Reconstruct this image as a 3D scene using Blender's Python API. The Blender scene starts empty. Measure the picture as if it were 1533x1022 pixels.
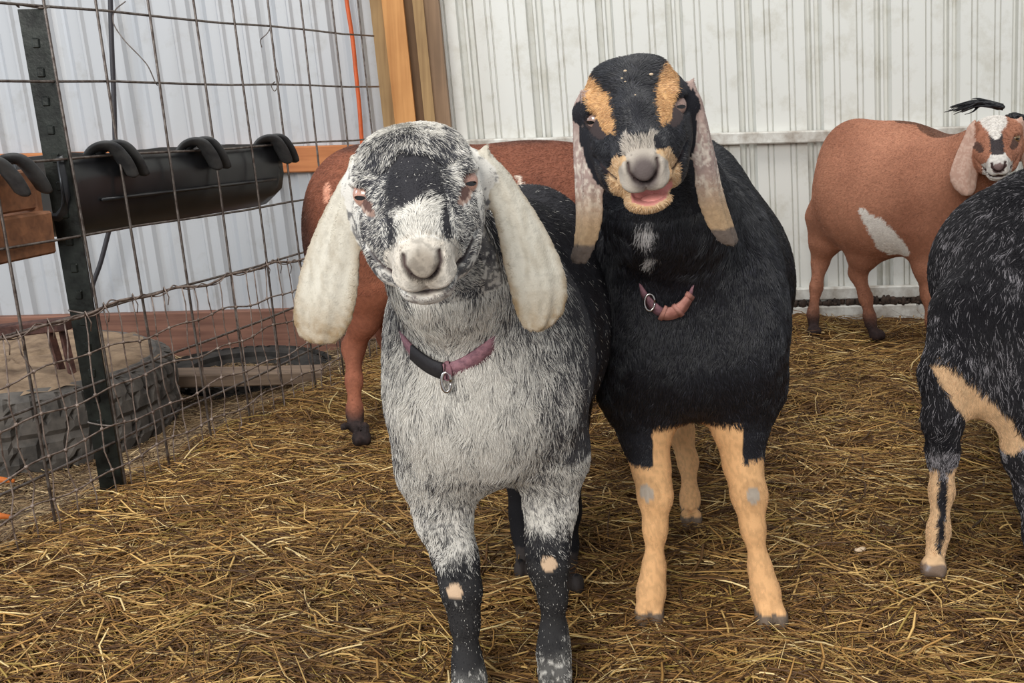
import bpy, math, random
import numpy as np
from mathutils import Matrix, Vector

# ------------------------------------------------------------------ camera, light, exposure
SC = bpy.context.scene
COL = SC.collection
F = 1640.0; CH = 0.8; PITCH = math.radians(13.1); ROLL = math.radians(1.5)
f0 = np.array([0, math.cos(PITCH), -math.sin(PITCH)]); R0 = np.array([1.0, 0, 0]); U0 = np.cross(R0, f0)
CR = math.cos(ROLL) * R0 - math.sin(ROLL) * U0
CU = math.sin(ROLL) * R0 + math.cos(ROLL) * U0
CC = np.array([0, 0, CH])

def P(x, y, Y):
    """point of the place at distance Y from the camera that the photo shows at pixel x, y"""
    d = f0 * F + CR * (x - 766.5) - CU * (y - 511); return CC + d * (Y / d[1])

def G(x, y, z=0.0):
    d = f0 * F + CR * (x - 766.5) - CU * (y - 511); return CC + d * ((z - CH) / d[2])

cam = bpy.data.cameras.new('camera'); co = bpy.data.objects.new('camera', cam); COL.objects.link(co)
m = Matrix(((CR[0], CU[0], -f0[0], CC[0]), (CR[1], CU[1], -f0[1], CC[1]), (CR[2], CU[2], -f0[2], CC[2]), (0, 0, 0, 1)))
co.matrix_world = m
cam.sensor_width = 36.0; cam.lens = F / 1533 * 36; cam.clip_start = 0.02; cam.clip_end = 100
SC.camera = co
SC.view_settings.view_transform = 'Standard'; SC.view_settings.look = 'None'
SC.view_settings.gamma = 1; SC.view_settings.use_curve_mapping = False
SC.view_settings.exposure = 0.33
try: SC.cycles_curves.shape = 'RIBBONS'
except Exception: pass
SC.cycles.max_bounces = 6; SC.cycles.diffuse_bounces = 3; SC.cycles.glossy_bounces = 3
SC.cycles.transmission_bounces = 2; SC.cycles.transparent_max_bounces = 4

w = bpy.data.worlds.new('world'); SC.world = w; w.use_nodes = True
w.node_tree.nodes['Background'].inputs[0].default_value = (0.90, 0.95, 1.0, 1)
w.node_tree.nodes['Background'].inputs[1].default_value = 0.42

def area(name, loc, target, size, energy, color, size_y=None):
    l = bpy.data.lights.new(name, 'AREA'); l.energy = energy; l.color = color; l.size = size
    if size_y: l.shape = 'RECTANGLE'; l.size_y = size_y
    o = bpy.data.objects.new(name, l); COL.objects.link(o); o.location = loc
    o.rotation_euler = (Vector(target) - Vector(loc)).to_track_quat('-Z', 'Y').to_euler()
    return o
# added soft area lights: behind the camera, overhead and left; no openings are built
area('front_fill_light', (-1.5, -2.6, 2.2), (0.2, 2.0, 0.3), 2.2, 148, (1.0, 0.97, 0.92), 1.8)  # added front light, set low to brighten chests and legs
area('overhead_fill_light', (0.6, 2.0, 4.2), (0.5, 2.3, 0.0), 2.6, 80, (1.0, 0.98, 0.94), 1.6)  # added soft light from overhead
area('left_fill_light', (-4.2, 1.2, 1.8), (-0.9, 3.4, 0.6), 1.0, 52, (0.86, 0.93, 1.0), 1.4)  # added to brighten the left wall and pick out its ribs

# ------------------------------------------------------------------ helpers
rng = np.random.default_rng(7)

def lin(c):
    c = np.asarray(c, dtype=np.float64)
    if c.max() > 1.0: c = c / 255.0
    return np.where(c <= 0.04045, c / 12.92, ((c + 0.055) / 1.055) ** 2.4)

def hash3(ix, iy, iz, seed):
    h = (ix.astype(np.int64) * 374761393 + iy.astype(np.int64) * 668265263 + iz.astype(np.int64) * 2147483647 + seed * 1274126177) & 0xFFFFFFFF
    h = ((h ^ (h >> 13)) * 1274126177) & 0xFFFFFFFF
    h = ((h ^ (h >> 16)) * 2246822519) & 0xFFFFFFFF
    return ((h ^ (h >> 15)) & 0xFFFFFF) / float(0xFFFFFF)

def noise(p, scale, seed=0):
    """value noise 0..1 of points p (N,3) or (N,2)"""
    q = np.asarray(p, dtype=np.float64) * scale
    if q.shape[1] == 2: q = np.column_stack([q, np.zeros(len(q))])
    i = np.floor(q).astype(np.int64); f = q - i; f = f * f * (3 - 2 * f)
    out = 0
    for a in (0, 1):
        for b in (0, 1):
            for c in (0, 1):
                wgt = (f[:, 0] if a else 1 - f[:, 0]) * (f[:, 1] if b else 1 - f[:, 1]) * (f[:, 2] if c else 1 - f[:, 2])
                out = out + wgt * hash3(i[:, 0] + a, i[:, 1] + b, i[:, 2] + c, seed)
    return out

def fbm(p, scale, seed=0, oct=3):
    s = 0; a = 1; t = 0
    for o in range(oct):
        s = s + a * noise(p, scale * 2 ** o, seed + o * 17); t += a; a *= 0.5
    return s / t

def sstep(x, a, b):
    t = np.clip((x - a) / (b - a), 0, 1); return t * t * (3 - 2 * t)

def tag(o, label=None, cat=None, group=None, kind=None):
    if label: o['label'] = label
    if cat: o['category'] = cat
    if group: o['group'] = group
    if kind: o['kind'] = kind
    return o

def link(name, me, mat=None, parent=None):
    o = bpy.data.objects.new(name, me); COL.objects.link(o)
    if mat: me.materials.append(mat)
    if parent:
        o.parent = parent
        o.matrix_parent_inverse = Matrix.Translation(-Vector(parent.location))
    return o

def mesh(name, V, Fc, mat=None, parent=None, smooth=True, colors=None):
    me = bpy.data.meshes.new(name)
    V = np.asarray(V, dtype=np.float32)
    if isinstance(Fc, np.ndarray):
        n, k = Fc.shape
        me.vertices.add(len(V)); me.vertices.foreach_set('co', V.ravel())
        me.loops.add(n * k); me.loops.foreach_set('vertex_index', Fc.ravel().astype(np.int32))
        me.polygons.add(n); me.polygons.foreach_set('loop_start', np.arange(0, n * k, k, dtype=np.int32))
        me.update(calc_edges=True)
    else:
        me.from_pydata([tuple(map(float, v)) for v in V], [], Fc)
    if smooth: me.polygons.foreach_set('use_smooth', np.ones(len(me.polygons), dtype=bool))
    if colors is not None:
        a = me.color_attributes.new('Col', 'FLOAT_COLOR', 'POINT')
        c = np.ones((len(V), 4), dtype=np.float32); c[:, :3] = colors
        a.data.foreach_set('color', c.ravel())
    me.update()
    return link(name, me, mat, parent)

def empty(name, loc=(0, 0, 0)):
    o = bpy.data.objects.new(name, None); COL.objects.link(o); o.location = loc; o.empty_display_size = 0.1
    return o

class MB:
    """collects shapes of one part"""
    def __init__(s): s.V = []; s.F = []
    def add(s, V, Fc):
        b = sum(len(v) for v in s.V); s.V.append(np.asarray(V, float).reshape(-1, 3))
        s.F += [tuple(int(i) + b for i in f) for f in Fc]
    def box(s, c, size, axes=None, bev=0.0):
        c = np.asarray(c, float); hx, hy, hz = np.asarray(size) / 2.0
        A = np.eye(3) if axes is None else np.asarray(axes, float)
        if bev <= 0:
            V = [(x, y, z) for x in (-hx, hx) for y in (-hy, hy) for z in (-hz, hz)]
            Fc = [(0, 1, 3, 2), (4, 6, 7, 5), (0, 4, 5, 1), (2, 3, 7, 6), (0, 2, 6, 4), (1, 5, 7, 3)]
            s.add(np.array(V) @ A + c, Fc); return
        b = min(bev, hx * .9, hy * .9, hz * .9)
        V = []; idx = {}
        def v(p):
            V.append(p); return len(V) - 1
        for sx in (-1, 1):
            for sy in (-1, 1):
                for sz in (-1, 1):
                    idx[sx, sy, sz] = (v((sx * hx, sy * (hy - b), sz * (hz - b))), v((sx * (hx - b), sy * hy, sz * (hz - b))), v((sx * (hx - b), sy * (hy - b), sz * hz)))
        Fc = []
        for sx in (-1, 1):
            q = [idx[sx, -1, -1][0], idx[sx, 1, -1][0], idx[sx, 1, 1][0], idx[sx, -1, 1][0]]; Fc.append(q if sx > 0 else q[::-1])
            q = [idx[-1, sx, -1][1], idx[1, sx, -1][1], idx[1, sx, 1][1], idx[-1, sx, 1][1]]; Fc.append(q[::-1] if sx > 0 else q)
            q = [idx[-1, -1, sx][2], idx[1, -1, sx][2], idx[1, 1, sx][2], idx[-1, 1, sx][2]]; Fc.append(q if sx > 0 else q[::-1])
        for a in (-1, 1):
            for d in (-1, 1):
                Fc.append([idx[a, d, -1][0], idx[a, d, 1][0], idx[a, d, 1][1], idx[a, d, -1][1]])
                Fc.append([idx[a, -1, d][0], idx[a, 1, d][0], idx[a, 1, d][2], idx[a, -1, d][2]])
                Fc.append([idx[-1, a, d][1], idx[1, a, d][1], idx[1, a, d][2], idx[-1, a, d][2]])
                for e in (-1, 1): Fc.append(list(idx[a, d, e]))
        s.add(np.array(V) @ A + c, Fc)
    def tube(s, pts, r, n=6, cap=True, flat=None):
        pts = np.asarray(pts, float); k = len(pts)
        rr = np.full(k, r) if np.isscalar(r) else np.asarray(r, float)
        T = np.gradient(pts, axis=0); T /= np.linalg.norm(T, axis=1)[:, None] + 1e-12
        up = np.array([0, 0, 1.0]) if abs(T[0][2]) < .9 else np.array([1.0, 0, 0])
        V = []
        N = np.cross(T[0], up); N /= np.linalg.norm(N)
        for i in range(k):
            N = N - T[i] * (N @ T[i]); N /= np.linalg.norm(N); B = np.cross(T[i], N)
            for j in range(n):
                a = 2 * math.pi * j / n
                V.append(pts[i] + rr[i] * (math.cos(a) * N + math.sin(a) * B * (flat or 1)))
        Fc = [(i * n + j, i * n + (j + 1) % n, (i + 1) * n + (j + 1) % n, (i + 1) * n + j) for i in range(k - 1) for j in range(n)]
        if cap: Fc += [tuple(range(n))[::-1], tuple((k - 1) * n + j for j in range(n))]
        s.add(V, Fc)
    def sphere(s, c, r, nu=16, nv=10, M=None):
        V = []; r = np.asarray(r, float) * np.ones(3)
        for i in range(nv + 1):
            th = math.pi * i / nv
            for j in range(nu):
                ph = 2 * math.pi * j / nu
                V.append((math.sin(th) * math.cos(ph), math.sin(th) * math.sin(ph), math.cos(th)))
        V = np.array(V) * r
        if M is not None: V = V @ np.asarray(M).T
        Fc = [(i * nu + j, (i + 1) * nu + j, (i + 1) * nu + (j + 1) % nu, i * nu + (j + 1) % nu) for i in range(nv) for j in range(nu)]
        s.add(V + np.asarray(c), Fc)
    def build(s, name, mat, parent=None, smooth=True, colors=None):
        return mesh(name, np.vstack(s.V), s.F, mat, parent, smooth, colors)

def cr(pts, n=6):
    """smooth curve through points"""
    p = np.asarray(pts, float); out = []
    q = np.vstack([2 * p[0] - p[1], p, 2 * p[-1] - p[-2]])
    for i in range(1, len(q) - 2):
        for t in np.linspace(0, 1, n, endpoint=False):
            a, b, c, d = q[i - 1], q[i], q[i + 1], q[i + 2]
            out.append(.5 * ((2 * b) + (-a + c) * t + (2 * a - 5 * b + 4 * c - d) * t * t + (-a + 3 * b - 3 * c + d) * t ** 3))
    out.append(p[-1]); return np.array(out)

# ------------------------------------------------------------------ materials
def nodes(name):
    mt = bpy.data.materials.new(name); mt.use_nodes = True
    nt = mt.node_tree; return mt, nt, nt.nodes['Principled BSDF']

def plain(name, c, rough=.6, metal=0.0, var=0.15, scale=30, bump=0.0, c2=None, stretch=None, spec=.4, detail=4):
    mt, nt, b = nodes(name)
    b.inputs['Roughness'].default_value = rough; b.inputs['Metallic'].default_value = metal
    b.inputs['Specular IOR Level'].default_value = spec
    tc = nt.nodes.new('ShaderNodeTexCoord'); mp = nt.nodes.new('ShaderNodeMapping')
    nt.links.new(tc.outputs['Object'], mp.inputs[0])
    if stretch: mp.inputs['Scale'].default_value = stretch
    no = nt.nodes.new('ShaderNodeTexNoise'); no.inputs['Scale'].default_value = scale; no.inputs['Detail'].default_value = detail
    no.inputs['Roughness'].default_value = .65
    nt.links.new(mp.outputs[0], no.inputs['Vector'])
    cr_ = nt.nodes.new('ShaderNodeValToRGB')
    a = lin(c); d = lin(c2) if c2 is not None else a * (1 - var * 2)
    cr_.color_ramp.elements[0].color = (*d, 1); cr_.color_ramp.elements[1].color = (*a, 1)
    cr_.color_ramp.elements[0].position = .35; cr_.color_ramp.elements[1].position = .62
    nt.links.new(no.outputs['Fac'], cr_.inputs[0]); nt.links.new(cr_.outputs[0], b.inputs['Base Color'])
    if bump:
        bp = nt.nodes.new('ShaderNodeBump'); bp.inputs['Strength'].default_value = bump; bp.inputs['Distance'].default_value = .004
        nt.links.new(no.outputs['Fac'], bp.inputs['Height']); nt.links.new(bp.outputs[0], b.inputs['Normal'])
    return mt

def attr_mat(name, rough=.6, spec=.3, bump=0.0, bscale=400):
    mt, nt, b = nodes(name)
    b.inputs['Roughness'].default_value = rough; b.inputs['Specular IOR Level'].default_value = spec
    at = nt.nodes.new('ShaderNodeAttribute'); at.attribute_name = 'Col'
    nt.links.new(at.outputs['Color'], b.inputs['Base Color'])
    if bump:
        tc = nt.nodes.new('ShaderNodeTexCoord')
        no = nt.nodes.new('ShaderNodeTexNoise'); no.inputs['Scale'].default_value = bscale; no.inputs['Detail'].default_value = 3
        nt.links.new(tc.outputs['Object'], no.inputs['Vector'])
        bp = nt.nodes.new('ShaderNodeBump'); bp.inputs['Strength'].default_value = bump; bp.inputs['Distance'].default_value = .002
        nt.links.new(no.outputs['Fac'], bp.inputs['Height']); nt.links.new(bp.outputs[0], b.inputs['Normal'])
    return mt

def wood(name, light, dark, axis='z', rough=.7, dirt=None):
    """long grain along an axis, with knots"""
    mt, nt, b = nodes(name); b.inputs['Roughness'].default_value = rough
    tc = nt.nodes.new('ShaderNodeTexCoord'); mp = nt.nodes.new('ShaderNodeMapping')
    nt.links.new(tc.outputs['Object'], mp.inputs[0])
    mp.inputs['Scale'].default_value = {'z': (1, 1, .05), 'x': (.05, 1, 1), 'y': (1, .05, 1)}[axis]
    n1 = nt.nodes.new('ShaderNodeTexNoise'); n1.inputs['Scale'].default_value = 60; n1.inputs['Detail'].default_value = 5; n1.inputs['Distortion'].default_value = .6
    nt.links.new(mp.outputs[0], n1.inputs['Vector'])
    n2 = nt.nodes.new('ShaderNodeTexNoise'); n2.inputs['Scale'].default_value = 5; n2.inputs['Detail'].default_value = 4
    nt.links.new(tc.outputs['Object'], n2.inputs['Vector'])
    r = nt.nodes.new('ShaderNodeValToRGB'); r.color_ramp.elements[0].color = (*lin(dark), 1); r.color_ramp.elements[1].color = (*lin(light), 1)
    r.color_ramp.elements[0].position = .34; r.color_ramp.elements[1].position = .6
    mx = nt.nodes.new('ShaderNodeMath'); mx.operation = 'MULTIPLY_ADD'; mx.inputs[1].default_value = .5
    nt.links.new(n1.outputs['Fac'], mx.inputs[0])
    mm = nt.nodes.new('ShaderNodeMath'); mm.operation = 'MULTIPLY'; mm.inputs[1].default_value = .5
    nt.links.new(n2.outputs['Fac'], mm.inputs[0]); nt.links.new(mm.outputs[0], mx.inputs[2])
    nt.links.new(mx.outputs[0], r.inputs[0]); nt.links.new(r.outputs[0], b.inputs['Base Color'])
    bp = nt.nodes.new('ShaderNodeBump'); bp.inputs['Strength'].default_value = .35; bp.inputs['Distance'].default_value = .002
    nt.links.new(n1.outputs['Fac'], bp.inputs['Height']); nt.links.new(bp.outputs[0], b.inputs['Normal'])
    return mt

def sheet(name, c, dirt, amount):
    mt, nt, b = nodes(name); b.inputs['Roughness'].default_value = .38; b.inputs['Specular IOR Level'].default_value = .5
    tc = nt.nodes.new('ShaderNodeTexCoord')
    n = nt.nodes.new('ShaderNodeTexNoise'); n.inputs['Scale'].default_value = 9; n.inputs['Detail'].default_value = 8; n.inputs['Roughness'].default_value = .7
    nt.links.new(tc.outputs['Object'], n.inputs['Vector'])
    r = nt.nodes.new('ShaderNodeValToRGB'); r.color_ramp.elements[0].color = (*lin(dirt), 1); r.color_ramp.elements[1].color = (*lin(c), 1)
    r.color_ramp.elements[0].position = amount; r.color_ramp.elements[1].position = amount + .16
    nt.links.new(n.outputs['Fac'], r.inputs[0]); nt.links.new(r.outputs[0], b.inputs['Base Color'])
    return mt

M = {}
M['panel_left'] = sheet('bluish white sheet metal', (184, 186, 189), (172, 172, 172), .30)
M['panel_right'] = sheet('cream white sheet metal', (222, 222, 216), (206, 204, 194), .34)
M['painted'] = plain('white painted timber', (222, 221, 214), .6, c2=(160, 150, 138), scale=14, bump=.3, detail=8)
M['orange_wood'] = wood('orange pine', (196, 126, 76), (160, 94, 52), 'x')
M['red_wood'] = wood('red brown treated timber', (140, 98, 80), (96, 62, 50), 'x')
M['post_orange'] = wood('orange post timber', (206, 148, 88), (170, 112, 58))
M['post_olive'] = wood('olive brown post timber', (166, 134, 90), (128, 98, 62))
M['post_recess_shade'] = wood('recess shaded post timber', (122, 94, 66), (92, 68, 46))  # shade of the recess put into the timber colour
M['post_shade'] = wood('side shaded post timber', (142, 114, 88), (114, 90, 68))  # shaded side of the post put into the timber colour
M['box_wood'] = wood('brown board timber', (142, 94, 62), (92, 58, 38), 'x')
M['grey_wood'] = wood('weathered plank', (140, 118, 98), (98, 80, 66), 'x')
M['wire'] = plain('galvanised wire', (128, 120, 114), .45, .65, c2=(82, 70, 64), scale=60)
M['wire_rust'] = plain('rusty wire', (150, 134, 124), .5, .4, c2=(88, 72, 64), scale=50)
M['post_metal'] = plain('dark green steel', (44, 48, 44), .34, .3, c2=(13, 15, 13), scale=22, bump=.3)
M['rubber_black'] = plain('black plastic', (40, 40, 42), .33, 0, c2=(26, 26, 28), scale=8, spec=.5)
M['hook'] = plain('dark grey plastic', (70, 70, 70), .6, 0, c2=(48, 48, 50), scale=25, bump=.2)
M['tire'] = plain('grey dusty rubber', (108, 102, 96), .9, 0, c2=(70, 67, 64), scale=18, bump=.6, detail=8)
M['sand'] = plain('sandy litter', (160, 136, 110), .95, 0, c2=(108, 88, 70), scale=14, bump=.8, detail=9)
M['tire_dark'] = plain('shadow gap rubber', (62, 58, 54), .9, 0, c2=(36, 34, 33), scale=18, bump=.6, detail=8)
M['rust'] = plain('rusty iron', (96, 66, 58), .8, .3, c2=(58, 38, 34), scale=40, bump=.5)
M['cord'] = plain('orange cord', (212, 98, 50), .5, 0, var=.1)
M['cable'] = plain('black cable', (58, 56, 60), .5, 0, var=.1)
M['carrot'] = plain('orange root', (220, 120, 50), .6, 0, var=.1)
M['pinkstrap'] = plain('dusty pink nylon', (150, 108, 116), .75, 0, c2=(112, 78, 88), scale=120, bump=.3)
M['leather'] = plain('pink leather', (206, 148, 134), .6, 0, c2=(176, 118, 106), scale=80, bump=.2)
M['blackstrap'] = plain('black nylon', (40, 38, 42), .7, 0, scale=120, bump=.3)
M['steel'] = plain('steel', (196, 190, 186), .25, 1.0, var=.1)
M['chaff'] = plain('pale chaff', (214, 190, 160), .8, 0, var=.1)
M['skin'] = attr_mat('goat coat', .75, .2, .35, 500)
M['straw'] = attr_mat('straw', .55, .35)
M['dirt'] = attr_mat('dirt', .95, .1, .9, 160)
M['horn_bits'] = plain('dark debris', (74, 58, 48), .9, 0, c2=(40, 32, 28), scale=50, bump=.8)

def fur_mat(name, rough=.45, radial=.5, coat=.0):
    mt = bpy.data.materials.new(name); mt.use_nodes = True; nt = mt.node_tree
    b = nt.nodes['Principled BSDF']; out = nt.nodes['Material Output']
    at = nt.nodes.new('ShaderNodeAttribute'); at.attribute_name = 'Col'
    nt.links.new(at.outputs['Color'], b.inputs['Base Color'])
    b.inputs['Roughness'].default_value = rough; b.inputs['Specular IOR Level'].default_value = radial
    return mt
M['fur'] = fur_mat('fur', .5, .3)
M['fur_gloss'] = fur_mat('glossy fur', .38, .6)

# ------------------------------------------------------------------ implicit bodies
def axis(lo, hi, h, fine=()):
    xs = [lo]
    while xs[-1] < hi:
        s = h
        for a, b, hf in fine:
            if a - .004 <= xs[-1] < b: s = min(s, hf)
        xs.append(xs[-1] + s)
    return np.array(xs, dtype=np.float32)

def rotm(yaw=0, pitch=0, roll=0):
    """columns: x, y, z axes of a frame turned by yaw about z, pitch about x, roll about y"""
    e = Matrix.Rotation(yaw, 3, 'Z') @ Matrix.Rotation(pitch, 3, 'X') @ Matrix.Rotation(roll, 3, 'Y')
    return np.array(e)

class Body:
    def __init__(s): s.ops = []
    def ell(s, c, r, k=.05, A=None, op='u'):
        c = np.asarray(c, float); r = np.asarray(r, float) * np.ones(3); A = np.eye(3) if A is None else A
        ext = np.sqrt(((A * r[None, :]) ** 2).sum(1))
        def fn(X, Y, Z):
            q = [((X - c[0]) * A[0, i] + (Y - c[1]) * A[1, i] + (Z - c[2]) * A[2, i]) for i in range(3)]
            k0 = np.sqrt((q[0] / r[0]) ** 2 + (q[1] / r[1]) ** 2 + (q[2] / r[2]) ** 2)
            k1 = np.sqrt((q[0] / r[0] ** 2) ** 2 + (q[1] / r[1] ** 2) ** 2 + (q[2] / r[2] ** 2) ** 2)
            return k0 * (k0 - 1) / np.maximum(k1, 1e-6)
        s.ops.append((op, fn, c - ext, c + ext, k))
    def cone(s, a, b, ra, rb, k=.03, op='u', flat=None):
        a = np.asarray(a, float); b = np.asarray(b, float); r = max(ra, rb)
        d = b - a; L = d @ d
        def fn(X, Y, Z):
            t = np.clip(((X - a[0]) * d[0] + (Y - a[1]) * d[1] + (Z - a[2]) * d[2]) / L, 0, 1)
            return np.sqrt((X - a[0] - t * d[0]) ** 2 + (Y - a[1] - t * d[1]) ** 2 + (Z - a[2] - t * d[2]) ** 2) - (ra + t * (rb - ra))
        s.ops.append((op, fn, np.minimum(a, b) - r, np.maximum(a, b) + r, k))
    def chain(s, pts, k=.02, k0=None):
        for i in range(len(pts) - 1):
            s.cone(pts[i][0], pts[i + 1][0], pts[i][1], pts[i + 1][1], (k0 if (k0 and i == 0) else k))
    def disp(s, fn, lo, hi): s.ops.append(('d', fn, np.asarray(lo, float), np.asarray(hi, float), 0))
    def raw(s, fn, lo, hi, k=.01, op='u'): s.ops.append((op, fn, np.asarray(lo, float), np.asarray(hi, float), k))
    def grid(s, xs, ys, zs):
        f = np.full((len(xs), len(ys), len(zs)), .12, dtype=np.float32)
        for op, fn, lo, hi, k in s.ops:
            mg = max(.012, k * 1.05) if op != 'd' else 0
            i0, i1 = np.searchsorted(xs, [lo[0] - mg, hi[0] + mg]); j0, j1 = np.searchsorted(ys, [lo[1] - mg, hi[1] + mg]); k0, k1 = np.searchsorted(zs, [lo[2] - mg, hi[2] + mg])
            if i1 <= i0 or j1 <= j0 or k1 <= k0: continue
            X = xs[i0:i1, None, None]; Y = ys[None, j0:j1, None]; Z = zs[None, None, k0:k1]
            sub = f[i0:i1, j0:j1, k0:k1]
            d = fn(X, Y, Z)
            if op == 'u':
                h = np.maximum(k - np.abs(sub - d), 0) / k
                f[i0:i1, j0:j1, k0:k1] = np.minimum(sub, d) - h * h * k * .25
            elif op == 'c':
                h = np.maximum(k - np.abs(sub + d), 0) / k
                f[i0:i1, j0:j1, k0:k1] = np.maximum(sub, -d) + h * h * k * .25
            else:
                f[i0:i1, j0:j1, k0:k1] = sub + d
        return f

def surface_nets(f, xs, ys, zs):
    s = f < 0
    c = np.zeros(tuple(n - 1 for n in f.shape), dtype=np.uint8)
    for a in (0, 1):
        for b in (0, 1):
            for d in (0, 1):
                c += s[a:s.shape[0] - 1 + a, b:s.shape[1] - 1 + b, d:s.shape[2] - 1 + d]
    I, J, K = np.nonzero((c > 0) & (c < 8))
    idx = np.full(c.shape, -1, dtype=np.int32); idx[I, J, K] = np.arange(len(I))
    acc = np.zeros((len(I), 3)); cnt = np.zeros(len(I))
    cs = [(a, b, d) for a in (0, 1) for b in (0, 1) for d in (0, 1)]
    val = {q: f[I + q[0], J + q[1], K + q[2]].astype(np.float64) for q in cs}
    for q in cs:
        for ax in range(3):
            if q[ax]: continue
            r = list(q); r[ax] = 1; r = tuple(r)
            fa, fb = val[q], val[r]; cross = (fa < 0) != (fb < 0)
            t = np.where(cross, fa / np.where(fa == fb, 1, fa - fb), 0)
            pa = np.column_stack([xs[I + q[0]], ys[J + q[1]], zs[K + q[2]]]); pb = np.column_stack([xs[I + r[0]], ys[J + r[1]], zs[K + r[2]]])
            acc += np.where(cross[:, None], pa + (pb - pa) * t[:, None], 0); cnt += cross
    V = acc / cnt[:, None]
    faces = []
    n0, n1, n2 = f.shape
    for ax in range(3):
        if ax == 0:
            a = s[:-1, 1:-1, 1:-1]; b = s[1:, 1:-1, 1:-1]; i, j, k = np.nonzero(a != b); j += 1; k += 1
            q = np.column_stack([idx[i, j - 1, k - 1], idx[i, j, k - 1], idx[i, j, k], idx[i, j - 1, k]]); ins = s[i, j, k]
        elif ax == 1:
            a = s[1:-1, :-1, 1:-1]; b = s[1:-1, 1:, 1:-1]; i, j, k = np.nonzero(a != b); i += 1; k += 1
            q = np.column_stack([idx[i - 1, j, k - 1], idx[i - 1, j, k], idx[i, j, k], idx[i, j, k - 1]]); ins = s[i, j, k]
        else:
            a = s[1:-1, 1:-1, :-1]; b = s[1:-1, 1:-1, 1:]; i, j, k = np.nonzero(a != b); i += 1; j += 1
            q = np.column_stack([idx[i - 1, j - 1, k], idx[i, j - 1, k], idx[i, j, k], idx[i - 1, j, k]]); ins = s[i, j, k]
        q[~ins] = q[~ins][:, ::-1]
        faces.append(q)
    Q = np.vstack(faces); Q = Q[(Q >= 0).all(1)]
    # keep the one connected skin (drops nothing in practice but specks)
    return V, Q

def vnormals(V, Q):
    n = np.cross(V[Q[:, 2]] - V[Q[:, 0]], V[Q[:, 3]] - V[Q[:, 1]]); N = np.zeros_like(V)
    for c in range(4): 
        for a in range(3): N[:, a] += np.bincount(Q[:, c], n[:, a], len(V))
    return N / (np.linalg.norm(N, axis=1)[:, None] + 1e-12)

def relax(V, Q, it=2, lam=.4):
    e = np.vstack([Q[:, [0, 1]], Q[:, [1, 2]], Q[:, [2, 3]], Q[:, [3, 0]]]); e = np.vstack([e, e[:, ::-1]])
    deg = np.bincount(e[:, 0], minlength=len(V))[:, None] + 1e-9
    for _ in range(it):
        L = np.column_stack([np.bincount(e[:, 0], V[e[:, 1], a], len(V)) for a in range(3)]) / deg
        V = V + lam * (L - V)
    return V

def unit(v): v = np.asarray(v, float); return v / (np.linalg.norm(v, axis=-1, keepdims=True) + 1e-12)

def make_fur(name, V, Q, N, coat, flow, count, parent, mat, seed=1, rad=.00035, K=4, dens=None, face_cam=-.35, minlen=.001):
    """individual hairs rooted on the skin; coat(p, n) -> colourA, colourB, chance of B, hair length"""
    r = np.random.default_rng(seed)
    ctr = V[Q].mean(1); fn = np.cross(V[Q[:, 2]] - V[Q[:, 0]], V[Q[:, 3]] - V[Q[:, 1]]); ar = np.linalg.norm(fn, axis=1) / 2
    nu = unit(fn); vis = (nu * unit(CC - ctr)).sum(1)
    wgt = ar * (vis > face_cam)
    if dens is not None: wgt = wgt * dens(ctr)
    cum = np.cumsum(wgt); pick = np.searchsorted(cum, r.random(count) * cum[-1])
    pick = np.minimum(pick, len(Q) - 1)
    u, v = r.random(count), r.random(count); q = Q[pick]
    W = np.column_stack([(1 - u) * (1 - v), u * (1 - v), u * v, (1 - u) * v])
    p = (V[q] * W[:, :, None]).sum(1); n = unit((N[q] * W[:, :, None]).sum(1))
    A, B, pr_, ln = coat(p, n)
    fl = flow(p, n); fl = fl - n * (fl * n).sum(1)[:, None]; fl = unit(fl)
    # clumped stray
    jit = np.column_stack([noise(p, 70, seed + i) - .5 for i in range(3)]) * 1.3 + r.normal(0, .16, (count, 3))
    fl = fl + jit; fl = unit(fl - n * (fl * n).sum(1)[:, None])
    ln = ln * (.65 + .6 * r.random(count))
    keep = ln > minlen; p, n, fl, ln, A, B, pr_ = p[keep], n[keep], fl[keep], ln[keep], A[keep], B[keep], pr_[keep]
    c = len(p); isB = r.random(c) < pr_
    colr = np.where(isB[:, None], B, A) * (.8 + .4 * r.random(c))[:, None]
    t = np.linspace(0, 1, K)
    lift = .28 + .22 * r.random(c)
    pts = p[:, None, :] + fl[:, None, :] * (ln[:, None] * t)[:, :, None] + n[:, None, :] * ((ln * lift)[:, None] * (t * (1 - .45 * t)))[:, :, None] - n[:, None, :] * .0008
    radi = rad * (1 - .8 * t ** 1.5)[None, :] * (.7 + .6 * r.random(c))[:, None]
    cu = bpy.data.hair_curves.new(name); cu.add_curves([K] * c)
    cu.attributes['position'].data.foreach_set('vector', pts.astype(np.float32).ravel())
    ra = cu.attributes.get('radius') or cu.attributes.new('radius', 'FLOAT', 'POINT')
    ra.data.foreach_set('value', radi.astype(np.float32).ravel())
    ca = cu.attributes.new('Col', 'FLOAT_COLOR', 'CURVE')
    cc = np.ones((c, 4), dtype=np.float32); cc[:, :3] = np.clip(colr, 0, 1); ca.data.foreach_set('color', cc.ravel())
    o = bpy.data.objects.new(name, cu); COL.objects.link(o); cu.materials.append(mat)
    o.parent = parent; o.matrix_parent_inverse = Matrix.Translation(-Vector(parent.location))
    return o

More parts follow.
